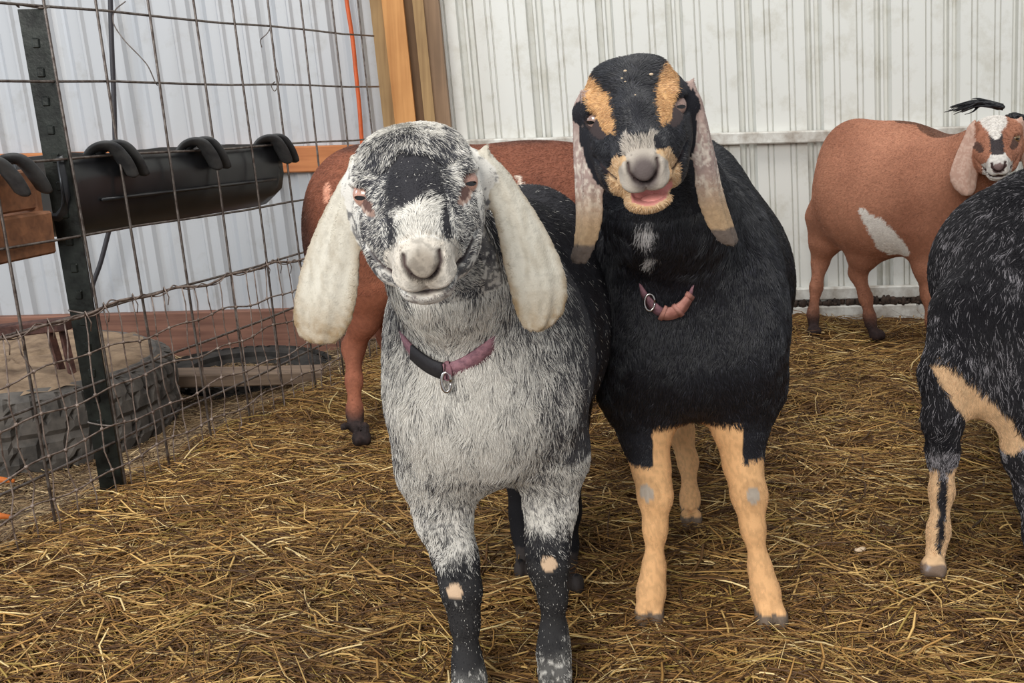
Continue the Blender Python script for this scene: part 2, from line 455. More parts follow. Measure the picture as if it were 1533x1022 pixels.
class Head:
    """frame: x to the photo's right, y out of the forehead towards the nose, z to the crown; s scales metres"""
    def __init__(s, px, py, Y, down=12, yaw=0, roll=0, scale=1.0):
        s.O = P(px, py, Y); s.s = scale
        view = unit(s.O - CC)                               # from the camera to the head
        fw = unit(np.array([-view[0], -view[1], 0])); fw = fw if np.linalg.norm(fw) else np.array([0, -1., 0])
        up = np.array([0, 0, 1.0]); rt = unit(np.cross(up, fw)) # for fw = -Y this is +X
        a = math.radians(yaw); fw, rt = fw * math.cos(a) + rt * math.sin(a), rt * math.cos(a) - fw * math.sin(a)
        b = math.radians(down); fw, up = fw * math.cos(b) - up * math.sin(b), up * math.cos(b) + fw * math.sin(b)
        c = math.radians(roll); rt, up = rt * math.cos(c) + up * math.sin(c), up * math.cos(c) - rt * math.sin(c)
        s.A = np.column_stack([rt, fw, up])                 # columns
    def w(s, p): return s.O + s.A @ (np.asarray(p, float) * s.s)
    def local(s, pts): return (np.asarray(pts, float) - s.O) @ s.A / s.s
    def lxyz(s, X, Y, Z):
        a = s.A; X = X - s.O[0]; Y = Y - s.O[1]; Z = Z - s.O[2]
        return [(X * a[0, i] + Y * a[1, i] + Z * a[2, i]) / s.s for i in range(3)]
    def aabb(s, lo, hi):
        c = np.array([s.w((x, y, z)) for x in (lo[0], hi[0]) for y in (lo[1], hi[1]) for z in (lo[2], hi[2])]); return c.min(0), c.max(0)

def seg_d(x, z, pts):
    d = None
    for (ax, az), (bx, bz) in zip(pts[:-1], pts[1:]):
        dx, dz = bx - ax, bz - az; t = np.clip(((x - ax) * dx + (z - az) * dz) / (dx * dx + dz * dz), 0, 1)
        e = np.sqrt((x - ax - t * dx) ** 2 + (z - az - t * dz) ** 2); d = e if d is None else np.minimum(d, e)
    return d

# lines of the face, drawn in the frame's x, z
MOUTH = [(-.052, -.032), (-.036, -.050), (-.019, -.0635), (0, -.068), (.019, -.0635), (.036, -.050), (.052, -.032)]
NOSTRIL = [[(sx * .0155, -.026), (sx * .0160, -.035), (sx * .0105, -.0455), (sx * .0025, -.0505)] for sx in (-1, 1)]
PHILT = [(0, -.050), (0, -.064)]

def add_head(B, H, mouth_open=0.0, poll=0.0):
    s = H.s
    def e(c, r, k=.02, A=None, op='u'): B.ell(H.w(c), np.array(r) * s, k * s, H.A if A is None else H.A @ A, op)
    def c(a, b, ra, rb, k=.02): B.cone(H.w(a), H.w(b), ra * s, rb * s, k * s)
    e((0, -.045, -.005), (.058, .072, .048), .03)
    e((0, -.014, .015 + poll * .5), (.046, .045, .027), .03)
    for q in (-1, 1): e((q * .018, -.030, .028 + poll), (.023, .032, .014), .018)
    c((0, -.005, .004), (0, .062, -.006), .040, .033, .03)
    c((0, .062, -.006), (0, .110, -.020), .032, .0235, .02)
    e((0, .114, -.032), (.0255, .031, .026), .02)
    for q in (-1, 1):
        e((q * .034, .0, -.032), (.0290, .055, .042), .03)                    # cheek
        e((q * .025, .052, -.032), (.025, .045, .028), .03)
        e((q * .042, .006, .016), (.017, .028, .011), .012)                   # brow
        e((q * .0125, .135, -.034), (.0115, .0115, .0135), .008)              # nostril pad
        e((q * .0135, .124, -.053), (.0160, .018, .0145), .010)               # upper lip
    e((0, .142, -.040), (.011, .008, .012), .008)
    c((0, -.02, -.052), (0, .076, -.062 - mouth_open * .4), .037, .022, .03)
    e((0, .104, -.071 - mouth_open), (.025, .023, .0115), .010)             # lower lip
    e((0, .094, -.074 - mouth_open), (.021, .022, .012), .010)
    for q in (-1, 1): e((q * .031, .054, -.058 - mouth_open * .5), (.016, .034, .016), .02)
    # eye sockets with lids
    for q in (-1, 1):
        A = rotm(yaw=-q * math.radians(46), pitch=0, roll=q * .25)
        e((q * .0530, .0240, .001), (.0190, .0100, .0110), .005, A, 'c')
        e((q * .0490, .0160, .0150), (.0175, .0115, .0042), .005, A)
        e((q * .0490, .0160, -.0125), (.0160, .0105, .0032), .005, A)
        e((q * .0460, .0110, .001), (.0100, .0100, .0100), .003)
    lo, hi = H.aabb((-.08, .05, -.12), (.08, .17, .01))
    def grooves(X, Y, Z):
        x, y, z = H.lxyz(X, Y, Z)
        front = np.clip((y - .045) / .03, 0, 1)
        g = .0050 * np.exp(-(seg_d(x, z, MOUTH) / .0024) ** 2) * front
        for nl in NOSTRIL: g = g + .0062 * np.exp(-(seg_d(x, z, nl) / .0026) ** 2) * np.clip((y - .10) / .02, 0, 1)
        g = g + .0025 * np.exp(-(seg_d(x, z, PHILT) / .0018) ** 2) * np.clip((y - .10) / .02, 0, 1)
        return (g * s).astype(np.float32)
    B.disp(grooves, lo, hi)

class Ear:
    """hanging ear: a bent leaf of real thickness whose outline is given by left and right edge points on a plane"""
    def __init__(s, Y, edges, turn=0.0, tilt=0.0, thick=.0048, bulge=.005, curl=0.0):
        mid = edges[0]; o = P((mid[0] + mid[1]) / 2, mid[2], Y)
        n = np.array([math.sin(turn), -math.cos(turn), 0]); n = unit(n * math.cos(tilt) + np.array([0, 0, math.sin(tilt)]))
        pts = []
        for e in edges:
            xl, xr, y = e[:3]
            row = []
            for x in (xl, xr):
                d = f0 * F + CR * (x - 766.5) - CU * (y - 511); t = ((o - CC) @ n) / (d @ n); row.append(CC + d * t)
            pts.append(row)
        s.o, s.n = o, n
        zz = np.array([0, 0, -1.0]); s.U = unit(zz - n * (zz @ n)); s.W = unit(np.cross(s.U, n))
        if s.W[0] < 0: s.W = -s.W
        s.u = np.array([((a + b) / 2 - o) @ s.U for a, b in pts]); s.c = np.array([((a + b) / 2 - o) @ s.W for a, b in pts]); s.h = np.array([abs((b - a) @ s.W) / 2 for a, b in pts])
        s.u = np.concatenate([[s.u[0] - .016], s.u]); s.c = np.concatenate([[s.c[0]], s.c]); s.h = np.concatenate([[.001], s.h])
        s.t = thick; s.bulge = bulge; s.curl = curl; s.L = s.u[-1]
        q = np.array(pts).reshape(-1, 3); s.lo, s.hi = q.min(0) - .035, q.max(0) + .035
    def uvw(s, X, Y, Z):
        X = X - s.o[0]; Y = Y - s.o[1]; Z = Z - s.o[2]
        return (X * s.U[0] + Y * s.U[1] + Z * s.U[2], X * s.W[0] + Y * s.W[1] + Z * s.W[2], X * s.n[0] + Y * s.n[1] + Z * s.n[2])
    def d(s, X, Y, Z):
        u, v, w_ = s.uvw(X, Y, Z)
        sh = u.shape; uf = u.ravel()
        c = np.interp(uf, s.u, s.c).reshape(sh); h = np.interp(uf, s.u, s.h).reshape(sh)
        rv = (v - c) / np.maximum(h, .006)
        bend = s.bulge * (1 - np.clip(rv, -1.3, 1.3) ** 2) + s.curl * np.clip(u / s.L, 0, 1) ** 2
        bend = bend + (.0018 * np.sin(rv * 5 + u * 9) + .0009 * np.sin(rv * 13 + u * 30)) * np.clip(1.1 - abs(rv), 0, 1)
        a = np.abs(w_ - bend) - s.t / 2
        b = np.abs(v - c) - h
        b = np.maximum(b, np.maximum(u - s.L, -u - .016))
        k = .006; hh = np.maximum(k - np.abs(a - b), 0) / k
        return (np.maximum(a, b) + hh * hh * k * .25) * .85
    def dp(s, p): return s.d(p[:, 0], p[:, 1], p[:, 2])
    def add(s, B, k=.012): B.raw(s.d, s.lo, s.hi, k)

def eyes(H, parent, iris=(176, 140, 100), look=0):
    mi = plain('amber iris', iris, .15, 0, var=.2, scale=900, spec=.8); mp = plain('horizontal pupil', (14, 12, 14), .12, 0, var=0, spec=.8)
    for q in (-1, 1):
        c = H.w((q * .0478, .0160, .001)); r = .0130 * H.s
        b = MB(); b.sphere(c, r, 20, 14); o = b.build('eye', mi, parent)
        dirn = unit(H.A @ unit(np.array([q * .62, .78, -.05])) * .75 + unit(CC - c) * .25)
        rt = unit(np.cross(np.array([0, 0, 1.0]), dirn)); up = np.cross(dirn, rt)
        V = [c + dirn * (r * 1.03)]; n = 16
        for j in range(n):
            a = 2 * math.pi * j / n; x, z = math.cos(a) * .46 * r, math.sin(a) * .17 * r
            dd = unit(dirn * math.sqrt(max(r * r - x * x - z * z, 0)) + rt * x + up * z); V.append(c + dd * r * 1.03)
        mesh('pupil', V, [(0, 1 + j, 1 + (j + 1) % n) for j in range(n)], mp, o)

def build_goat(name, base, B, xs, ys, zs, coat, flow, furs, label, rlx=2):
    f = B.grid(xs, ys, zs); V, Q = surface_nets(f, xs, ys, zs); V = relax(V, Q, rlx); N = vnormals(V, Q)
    A, Bc, pr_, ln = coat(V, N)
    mixn = noise(V, 260, 5); k = (mixn < pr_ * .9)[:, None] * .6 + pr_[:, None] * .4
    col = A * (1 - k) + Bc * k
    root = empty(name, base)
    tag(root, label, 'goat')
    body = mesh('body', V, Q, M['skin'], root, True, col)
    for a in furs: make_fur('fur', V, Q, N, coat, flow, parent=root, **a)
    return root, V, Q, N
#@@
# ------------------------------------------------------------------ the barn
YW = 3.75; LEAN = 0.062            # the sheets and posts lean a little out of plumb
def ground_z(x, y):
    x = np.asarray(x, float); y = np.asarray(y, float)
    p = np.column_stack([x.ravel(), y.ravel()])
    fx = -.827 + (y.ravel() - 2.157) * .335                     # fence line
    out = sstep(fx - x.ravel(), -.05, .35)                        # 1 in the other pen
    z = -.075 * out + (fbm(p, 3.0, 3) - .5) * .05 * (1 - out * .6) + (fbm(p, 14, 9) - .5) * .022
    return z.reshape(x.shape)

def build_ground():
    xs = np.concatenate([np.arange(-3.2, -1.6, .05), np.arange(-1.6, 1.9, .0125), np.arange(1.9, 3.4, .05)])
    ys = np.concatenate([np.arange(.5, 1.0, .04), np.arange(1.0, 3.86, .0125)])
    X, Y = np.meshgrid(xs, ys, indexing='ij'); Z = ground_z(X, Y)
    p = np.column_stack([X.ravel(), Y.ravel()])
    Z = Z.ravel() + (fbm(p, 40, 21) - .5) * .012 - .012
    nx, ny = X.shape; i, j = np.meshgrid(np.arange(nx - 1), np.arange(ny - 1), indexing='ij'); a = (i * ny + j).ravel()
    Q = np.column_stack([a, a + ny, a + ny + 1, a + 1])
    n1 = fbm(p, 5, 31); n2 = noise(p, 60, 33)
    fx = -.827 + (p[:, 1] - 2.157) * .335; out = sstep(fx - p[:, 0], 0, .2)
    c = lin((66, 44, 26)) * (1 - n1[:, None]) * 1.1 + lin((112, 80, 46)) * n1[:, None]
    c = c * (1 - out[:, None]) + (lin((126, 104, 82)) * (.6 + .6 * n2[:, None])) * out[:, None]
    c *= (.75 + .5 * n2[:, None])
    o = mesh('floor', np.column_stack([p, Z]), Q, M['dirt'], None, True, c); tag(o, 'trodden brown dirt and manure floor under the straw', None, None, 'structure')
build_ground()

def straw_mesh(name, n, xr, yr, reg, lenr, rad, palette, seed, lift=.014, parent=None, zf=ground_z):
    r = np.random.default_rng(seed)
    # more of the strands near the camera, where each shows
    m_ = n * (3 if seed == 11 else 8); y = yr[0] + (yr[1] - yr[0]) * r.random(m_) ** 1.35
    x = (r.random(m_) * 2 - 1) * (y * .56 + .2); x = np.clip(x, xr[0], xr[1])
    k = r.random(m_) < reg(x, y); x, y = x[k][:n], y[k][:n]; n = len(x)
    L = lenr[0] + (lenr[1] - lenr[0]) * r.random(n) ** 1.8
    p2 = np.column_stack([x, y])
    ang = (noise(p2, 5, seed + 3) * 2 + noise(p2, 17, seed + 4)) * 3.0 + r.normal(0, .75, n)
    ang = np.where(r.random(n) < .45, r.normal(0, .5, n), ang)
    K = 4; t = np.linspace(-.5, .5, K)
    bend = r.normal(0, .25, n); dirx, diry = np.cos(ang), np.sin(ang)
    off = (t ** 2)[None, :] * (bend * L)[:, None] * 2
    X = x[:, None] + dirx[:, None] * (t * L[:, None]) - diry[:, None] * off
    Y = y[:, None] + diry[:, None] * (t * L[:, None]) + dirx[:, None] * off
    Z = zf(X, Y) + (r.random(n) ** 2 * lift)[:, None] + (r.normal(0, .16, n) * L)[:, None] * t + (r.random(n) * .06 * L)[:, None] * (1 - 4 * t ** 2)
    Z = np.maximum(Z, zf(X, Y) - .006)
    C = np.stack([X, Y, Z], 2)
    T = np.gradient(C, axis=1); T /= np.linalg.norm(T, axis=2)[:, :, None]
    S = np.cross(T, np.array([0, 0, 1.0])); S /= np.linalg.norm(S, axis=2)[:, :, None] + 1e-9; U = np.cross(S, T)
    rr = rad[0] + (rad[1] - rad[0]) * r.random(n) ** 3
    rr = rr[:, None] * np.array([.8, 1, 1, .6])[None, :]; sp = .45
    ring = [C + S * rr[:, :, None], C + U * rr[:, :, None] * sp * 1.6, C - S * rr[:, :, None]]
    V = np.stack(ring, 2).reshape(-1, 3)                          # n, K, 3
    b = (np.arange(n) * K * 3)[:, None, None]; kk = (np.arange(K - 1) * 3)[None, :, None]
    q = []
    for e in range(3):
        a0, a1 = e, (e + 1) % 3
        q.append(np.stack([b + kk + a0, b + kk + a1, b + kk + 3 + a1, b + kk + 3 + a0], -1).reshape(-1, 4))
    Q = np.vstack(q)
    pal = np.array([lin(c) for c in palette[0]]); ci = r.choice(len(pal), n, p=np.array(palette[1]) / sum(palette[1]))
    patch = .62 + .62 * fbm(p2, 2.6, seed + 8)
    col = pal[ci] * (.75 + .5 * r.random(n))[:, None] * patch[:, None]
    col = np.repeat(np.clip(col, 0, 1), K * 3, axis=0)
    o = mesh(name, V, Q, M['straw'], parent, False, col)
    return o

def in_pen(x, y): return x > (-.827 + (y - 2.157) * .335) - .02
PAL = ([(212, 174, 108), (174, 132, 74), (126, 90, 50), (84, 58, 34), (236, 208, 150), (168, 140, 72)], [14, 22, 28, 28, 5, 5])
def clump(x, y):
    p = np.column_stack([x, y]); d = fbm(p, 2.2, 77)
    return np.where(in_pen(x, y), np.clip(.35 + 1.3 * (d - .3), .12, 1), 0)
o = straw_mesh('straw_bedding', 108000, (-1.4, 2.3), (1.0, 3.62), clump, (.012, .15), (.0006, .0026), PAL, 11, .018)
tag(o, 'loose golden straw bedding strewn over the pen floor', 'straw', None, 'stuff')
PAL2 = ([(172, 144, 106), (136, 110, 80), (96, 76, 58), (210, 184, 142)], [3, 4, 3, 1])
TC = (P(252, 600, 2.80)[0] - .42, 2.84)
def outpen(x, y): return np.where(in_pen(x, y), 0.0, 1.0) * ((x - TC[0]) ** 2 + (y - TC[1]) ** 2 > .405 ** 2)
o = straw_mesh('hay_litter', 60000, (-2.3, -.2), (1.3, 3.6), outpen, (.008, .08), (.0007, .0026), PAL2, 12, .010)
tag(o, 'dry brown hay litter on the ground beyond the wire fence', 'straw', None, 'stuff')

def corrugated(name, x0, x1, phase, mat, z0=-.12, z1=2.3, lab='', ridge=False):
    # ribs seen from inside: troughs pressed away from the room every 229 mm with two small ones between
    pit = .2286; prof = [(x0, 0)]
    k0 = math.floor((x0 - phase) / pit) - 1; k1 = math.ceil((x1 - phase) / pit) + 1
    for k in range(k0, k1 + 1):
        c = phase + k * pit
        for dx, d in [(-.029, 0), (-.023, .030), (-.010, .032), (-.006, .030), (-.004, .010), (.004, .010), (.006, .030), (.010, .032), (.023, .030), (.029, 0)]: prof.append((c + dx, d))
        for cc in (c + .076, c + .1524):
            for dx, d in [(-.012, 0), (-.0105, .008), (-.008, .008), (-.006, .001), (.006, .001), (.008, .008), (.0105, .008), (.012, 0)]: prof.append((cc + dx, d))
    if ridge:
        prof = [(x0, 0)]
        for k in range(k0, k1 + 1):
            c = phase + k * pit
            for dx, d in [(-.032, 0), (-.022, .016), (-.008, .018), (.008, .018), (.018, .016), (.034, 0)]: prof.append((c + dx, d))
            for cc in (c + .076, c + .1524):
                for dx, d in [(-.009, 0), (-.005, -.0085), (.003, -.0085), (.012, 0)]: prof.append((cc + dx, d))
    prof = sorted([q for q in prof if x0 <= q[0] <= x1]) + [(x1, 0)]
    V = []; 
    for x, d in prof:
        V += [(x - LEAN * (z0), YW + d, z0), (x - LEAN * z1, YW + d, z1), (x - LEAN * z1, YW + d + .006, z1), (x - LEAN * z0, YW + d + .006, z0)]
    n = len(prof); Fc = []
    for i in range(n - 1):
        a, b = 4 * i, 4 * i + 4
        Fc += [(a, b, b + 1, a + 1), (a + 1, b + 1, b + 2, a + 2), (a + 2, b + 2, b + 3, a + 3), (a + 3, b + 3, b, a)]
    o = mesh(name, V, Fc, mat, None, False); tag(o, lab, None, None, 'structure')
def base_x(px, py):   # foot of the leaning line that passes pixel px, py on the wall
    q = P(px, py, YW); return q[0] + LEAN * q[2]
xj = base_x(640, 100)
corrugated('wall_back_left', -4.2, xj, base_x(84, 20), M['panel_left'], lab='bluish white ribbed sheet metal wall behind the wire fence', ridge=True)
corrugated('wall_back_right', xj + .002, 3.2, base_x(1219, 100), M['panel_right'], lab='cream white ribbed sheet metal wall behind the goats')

def zat(px, py, Y=YW - .04): return P(px, py, Y)[2]
def board(name, x0, x1, z0, z1, th, mat, lab, y=YW - .002):
    b = MB(); b.box(((x0 + x1) / 2, y - th / 2, (z0 + z1) / 2), (x1 - x0, th, z1 - z0), bev=.004)
    o = b.build(name, mat, None, False); tag(o, lab, None, None, 'structure'); return o
board('trim_1', -3.2, base_x(570, 200) , zat(300, 262), zat(300, 223), .038, M['orange_wood'], 'orange pine rail along the wall behind the black trough')
board('trim_2', base_x(660, 200), 3.2, zat(1200, 214), zat(1200, 196), .038, M['painted'], 'white painted rail along the wall behind the brown goat')
board('trim_3', -3.2, base_x(560, 200), -.09, zat(300, 467), .038, M['red_wood'], 'red brown skirting board at the foot of the wall behind the fence')
board('trim_4', base_x(640, 200), 3.2, zat(1300, 448), zat(1300, 430), .03, M['painted'], 'upper white skirting board under the sheet metal wall')
board('trim_5', base_x(640, 200), 3.2, -.06, zat(1300, 456) , .05, M['painted'], 'lower white skirting board with straw piled against it')
# dark debris lying on the lower white board
r_ = np.random.default_rng(5); b = MB()
for i in range(240):
    x = 1.0 + r_.random() * .75 if i % 2 else -.1 + r_.random() * 2.6; hgt = .004 + .012 * r_.random() * (1.5 if 1.2 < x < 1.5 else 1)
    b.sphere((x, YW - .016 - .03 * r_.random(), zat(1300, 456) + .003 + hgt * .5), (.006 + .014 * r_.random(), .008, hgt), 7, 5, rotm(r_.random() * 3))
o = b.build('debris', M['horn_bits']); tag(o, 'dark crumbled droppings lying along the lower white skirting board', 'debris', None, 'stuff')

# timber post of four upright plies
post = empty('timber_post', (base_x(605, 100), YW - .09, 0)); tag(post, 'laminated orange timber post standing against the wall between the two sheet colours', 'post')
edges = [553, 571, 603, 617, 633, 656]; prot = [.105, .125, .085, .12, .10]; mats = ['post_olive', 'post_orange', 'post_recess_shade', 'post_olive', 'post_shade']
for i in range(5):
    xa = base_x(edges[i] + .5, 0) ; xb = base_x(edges[i + 1] - .5, 0)
    # scale the widths for the nearer face
    b = MB(); V = []
    y0 = YW - prot[i]; y1 = YW - .001
    P0 = P(edges[i], 0, y0); P1 = P(edges[i + 1], 0, y0); xa = P0[0] + LEAN * P0[2]; xb = P1[0] + LEAN * P1[2]
    for z in (-.1, 2.3):
        for (x, y) in ((xa, y0), (xb, y0), (xb, y1), (xa, y1)): V.append((x - LEAN * z, y, z))
    b.add(V, [(0, 1, 2, 3)[::-1], (4, 5, 6, 7), (0, 1, 5, 4), (1, 2, 6, 5), (2, 3, 7, 6), (3, 0, 4, 7)])
    o = b.build('ply', M[mats[i]], post, False)

# ------------------------------------------------------------------ wire fence
FA = np.array([-.84, 2.13]); FD = unit(np.array([.335, 1.0]))
def fp(s, z, off=0.0):
    """point on the leaning fence plane, s metres along from the steel post"""
    q = FA + FD * s; return np.array([q[0] + .052 * (.0 - z) + .04 + off * FD[1], q[1] - off * FD[0], z])
def fs(px, py, z):
    """how far along the fence a stay stands that the photo shows at px, py"""
    best = min(np.linspace(-1.4, 1.75, 1200), key=lambda s: abs(proj(fp(s, z))[0] - px)); return best
def proj(q):
    v = np.asarray(q) - CC; z = v @ f0; return 766.5 + F * (v @ CR) / z, 511 - F * (v @ CU) / z

panel = empty('wire_fence', fp(0, 0)); tag(panel, 'welded stock panel of thick galvanised wire tied to the steel post', 'fence')
hz = [.967, .831, .687, .539, .39, .25, .12]
far = [.96, .808, .652, .50, .37, .24, .11]
S0, S1 = -1.3, fs(567, 130, .81)
for a, bz in zip(hz, far):
    b = MB(); n = 14
    pts = [fp(s, a + (bz - a) * np.clip(s / 1.5, -.9, 1.1) + .002 * math.sin(s * 9)) for s in np.linspace(S0, S1, n)]
    b.tube(pts, .0028, 6); b.build('line_wire', M['wire'], panel)
stays = [fs(px, 130, .82) for px in (84, 160, 235, 303, 361, 413, 461, 507, 546)] + [-.21, -.42, -.62]
r_ = np.random.default_rng(3)
for s in stays:
    b = MB(); zz = np.linspace(-.06, 1.35, 12)
    b.tube([fp(s + .003 * math.sin(z * 5 + s * 9), z, .006) for z in zz], .0029, 6); b.build('stay_wire', M['wire'], panel)

# woven mesh along the bottom
net = MB(); n = 40; SS = np.linspace(-1.2, S1, n)
def jz(s, q): return .004 * math.sin(s * 13 + q * 3) + .004 * math.sin(s * 31 + q)
levels = [.395, .315, .235, .155, .075, -.0]
def lvl(q, s): return levels[q] * (1 - .05 * max(s, 0)) + jz(s, q) - .01 * max(0, s)
for q in range(len(levels)):
    net.tube([fp(s, lvl(q, s), .013 + .003 * math.sin(s * 23 + q)) for s in np.linspace(-1.2, S1, 70)], .0019 if q else .003, 5)
net.tube([fp(s, lvl(0, s) + .006 * math.sin(s * 60), .013 + .006 * math.cos(s * 60)) for s in np.linspace(-1.2, S1, 260)], .0015, 4)
for s in np.arange(-1.2, S1, .052):
    s = s + r_.normal(0, .004); pts = []
    for q in range(len(levels)):
        ss = s + r_.normal(0, .005); pts.append(fp(ss, lvl(q, s), .014))
        if q < len(levels) - 1: pts.append(fp(ss + r_.normal(0, .004), (lvl(q, s) + lvl(q + 1, s)) / 2, .012 + .004 * r_.random()))
    pts[-1][2] -= .03
    net.tube(pts, .0015, 5)
    if r_.random() < .5: net.tube([pts[0], pts[0] + [.004, -.008, .012], pts[0] + [.012, -.004, -.012], pts[0] + [.006, .004, -.03]], .0013, 4)
    for q in range(1, len(levels)):
        net.sphere(pts[q * 2], .0042, 6, 4)
o = net.build('wire_mesh', M['wire_rust'], None); tag(o, 'rusty woven wire mesh along the bottom of the fence panel', 'fence mesh')

# steel T post
tp = empty('fence_post', fp(0, 0, -.02)); tag(tp, 'dark green studded steel post carrying the wire fence', 'post')
T0 = fp(-.012, 0, -.025)
def tpp(z, dx, dy): q = fp(-.012, z, -.022); return q + np.array([dx, dy, 0])
V = []; ring = [(-.024, 0), (-.024, -.007), (.024, -.007), (.024, 0), (.005, .003), (.005, .034), (-.005, .034), (-.005, .003)]
for z in (-.1, .962): V += [tpp(z, a, bb) for a, bb in ring]
k = 8
mesh('shaft', V, [tuple(range(k))[::-1], tuple(range(k, 2 * k))] + [(i, (i + 1) % k, k + (i + 1) % k, k + i) for i in range(k)], M['post_metal'], tp, False)
b = MB()
for z in np.arange(.0, .95, .053): b.box(tpp(z, 0, -.008), (.014, .006, .018), bev=.002)
b.build('stud', M['post_metal'], tp, False)['kind'] = 'stuff'
for z in (.967, .39, .16):
    b = MB(); b.tube(cr([tpp(z, -.026, .006), tpp(z + .004, -.022, -.012), tpp(z, 0, -.016), tpp(z - .004, .024, -.012), tpp(z, .030, .008)], 5), .0022, 5)
    b.build('wire_clip', M['wire'], tp)

def wire(name, pts, r, mat, lab, cat, n=6):
    b = MB(); b.tube(cr(pts, 6), r, n); o = b.build(name, M[mat], None); tag(o, lab, cat); return o
def W(pts, Y): return [P(x, y, Y) for x, y in pts]
wire('tie_wire', W([(188, 2), (172, 16), (170, 35), (186, 60), (210, 85), (222, 100), (232, 122), (236, 128)], 2.42), .0013, 'wire', 'long thin tie wire bent over the stay above the left end of the trough', 'wire')
wire('tie_wire', W([(406, 38), (400, 50), (390, 60), (392, 71)], 3.0), .0014, 'wire', 'short curled tie wire end high on the fence panel near the orange cord', 'wire')
wire('tie_wire', W([(404, 45), (410, 70), (412, 95), (418, 118), (412, 136), (406, 128), (412, 122)], 3.0), .0014, 'wire', 'looped tie wire twisted round the second rail above the rightmost hook', 'wire')
wire('extension_cord', W([(517, -14), (521, 15), (528, 60), (533, 110), (538, 160), (541, 202), (544, 230)], 3.70), .0075, 'cord', 'orange cord hanging down the wall beside the timber post', 'cord')
wire('power_cable', W([(165, -12), (167, 60), (170, 130), (172, 200), (174, 300), (162, 350), (150, 395), (138, 430), (134, 470)], 3.60), .008, 'cable', 'thin black cable hanging on the wall behind the trough', 'cable')

# ------------------------------------------------------------------ feeders hooked over the fence
def loft(name, secs, mat, parent, closed=True):
    b = MB(); n = len(secs[0]); V = np.vstack(secs); Fc = []
    for i in range(len(secs) - 1):
        for j in range(n if closed else n - 1): Fc.append((i * n + j, i * n + (j + 1) % n, (i + 1) * n + (j + 1) % n, (i + 1) * n + j))
    Fc += [tuple(range(n))[::-1], tuple((len(secs) - 1) * n + j for j in range(n))]
    b.add(V, Fc); return b.build(name, mat, parent, True)
sT0, sT1 = fs(112, 300, .62), fs(428, 270, .58)
tr = empty('feed_trough', fp((sT0 + sT1) / 2, .5, -.06)); tag(tr, 'long black plastic feed trough hooked over the fence wire', 'trough')
secs = []; prof = [(-.008, .155), (-.006, .10), (-.010, .055), (-.022, .015), (-.055, -.012), (-.11, -.015), (-.165, .015), (-.19, .07), (-.20, .15), (-.192, .15), (-.182, .075), (-.155, .03), (-.11, .006), (-.06, .008), (-.034, .03), (-.022, .065), (-.018, .155)]
L_ = sT1 - sT0
for t, sc, dz in [(-.03, .55, .035), (0.0, .82, .012), (.04, .96, .0), (.10, 1, 0), (.3, 1, 0), (.5, 1, 0), (.7, 1, 0), (.92, 1, 0), (.97, .95, .004), (1.0, .72, .02)]:
    s = sT0 + L_ * t; bz = .545 - .02 * t
    top = .155 + .012 * abs(math.sin(math.pi * 3 * t)) * -1
    secs.append(np.array([fp(s, bz + (z * sc if z < .14 else z * (.90 + .1 * sc) + (top - .155)) + dz * (z < .1), (o_ * sc) ) for o_, z in prof]))
loft('tub', secs, M['rubber_black'], tr)
b = MB(); b.tube([fp(sT0 + L_ * t, .602 - .02 * t, -.006) for t in np.linspace(.1, .95, 8)], .004, 5); b.build('rib', M['rubber_black'], tr)
def hook(s, z, parent, spread=.075):
    b = MB()
    for d in (-.5, .5):
        ss = s + d * spread * .5
        pts = cr([fp(ss - .055, z - .035, -.030), fp(ss - .050, z - .014, -.026), fp(ss - .040, z + .002, -.016), fp(ss - .026, z + .009, -.002), fp(ss - .012, z + .006, .012), fp(ss + .006, z - .014, .016), fp(ss + .024, z - .040, .016), fp(ss + .034, z - .056, .013)], 5)
        b.tube(pts, np.interp(np.linspace(0, 1, len(pts)), [0, .3, .75, .95, 1], [.014, .018, .022, .019, .011]), 10, flat=.35)
    return b.build('hook', M['hook'], parent)
for px in (175, 305, 412):
    s = fs(px, 230, .7); hook(s, .700 - .028 * s / 1.0, tr, .07)
bx = empty('feeder_box', fp(-.2, .56, -.05)); tag(bx, 'brown wooden feeder box at the left edge of the photo beside the steel post', 'feeder')
sb0, sb1 = -.75, fs(80, 310, .6)
for nm, (za, zb, off, th) in {'front_board': (.515, .595, -.02, .03), 'upper_board': (.598, .672, -.045, .03)}.items():
    c = (fp(sb0, (za + zb) / 2, off) + fp(sb1, (za + zb) / 2, off)) / 2
    ax = np.array([[FD[0], FD[1], 0], [FD[1], -FD[0], 0], [0, 0, 1.0]])
    b = MB(); b.box(c, (sb1 - sb0, th, zb - za), ax, .004); b.build(nm, M['box_wood'], bx, False)
c = fp(sb1 - .0, .59, -.10); b = MB(); b.box(c, (.02, .14, .15), ax, .004); b.build('end_board', M['box_wood'], bx, False)
hook(fs(12, 240, .7), .688, bx, .11)

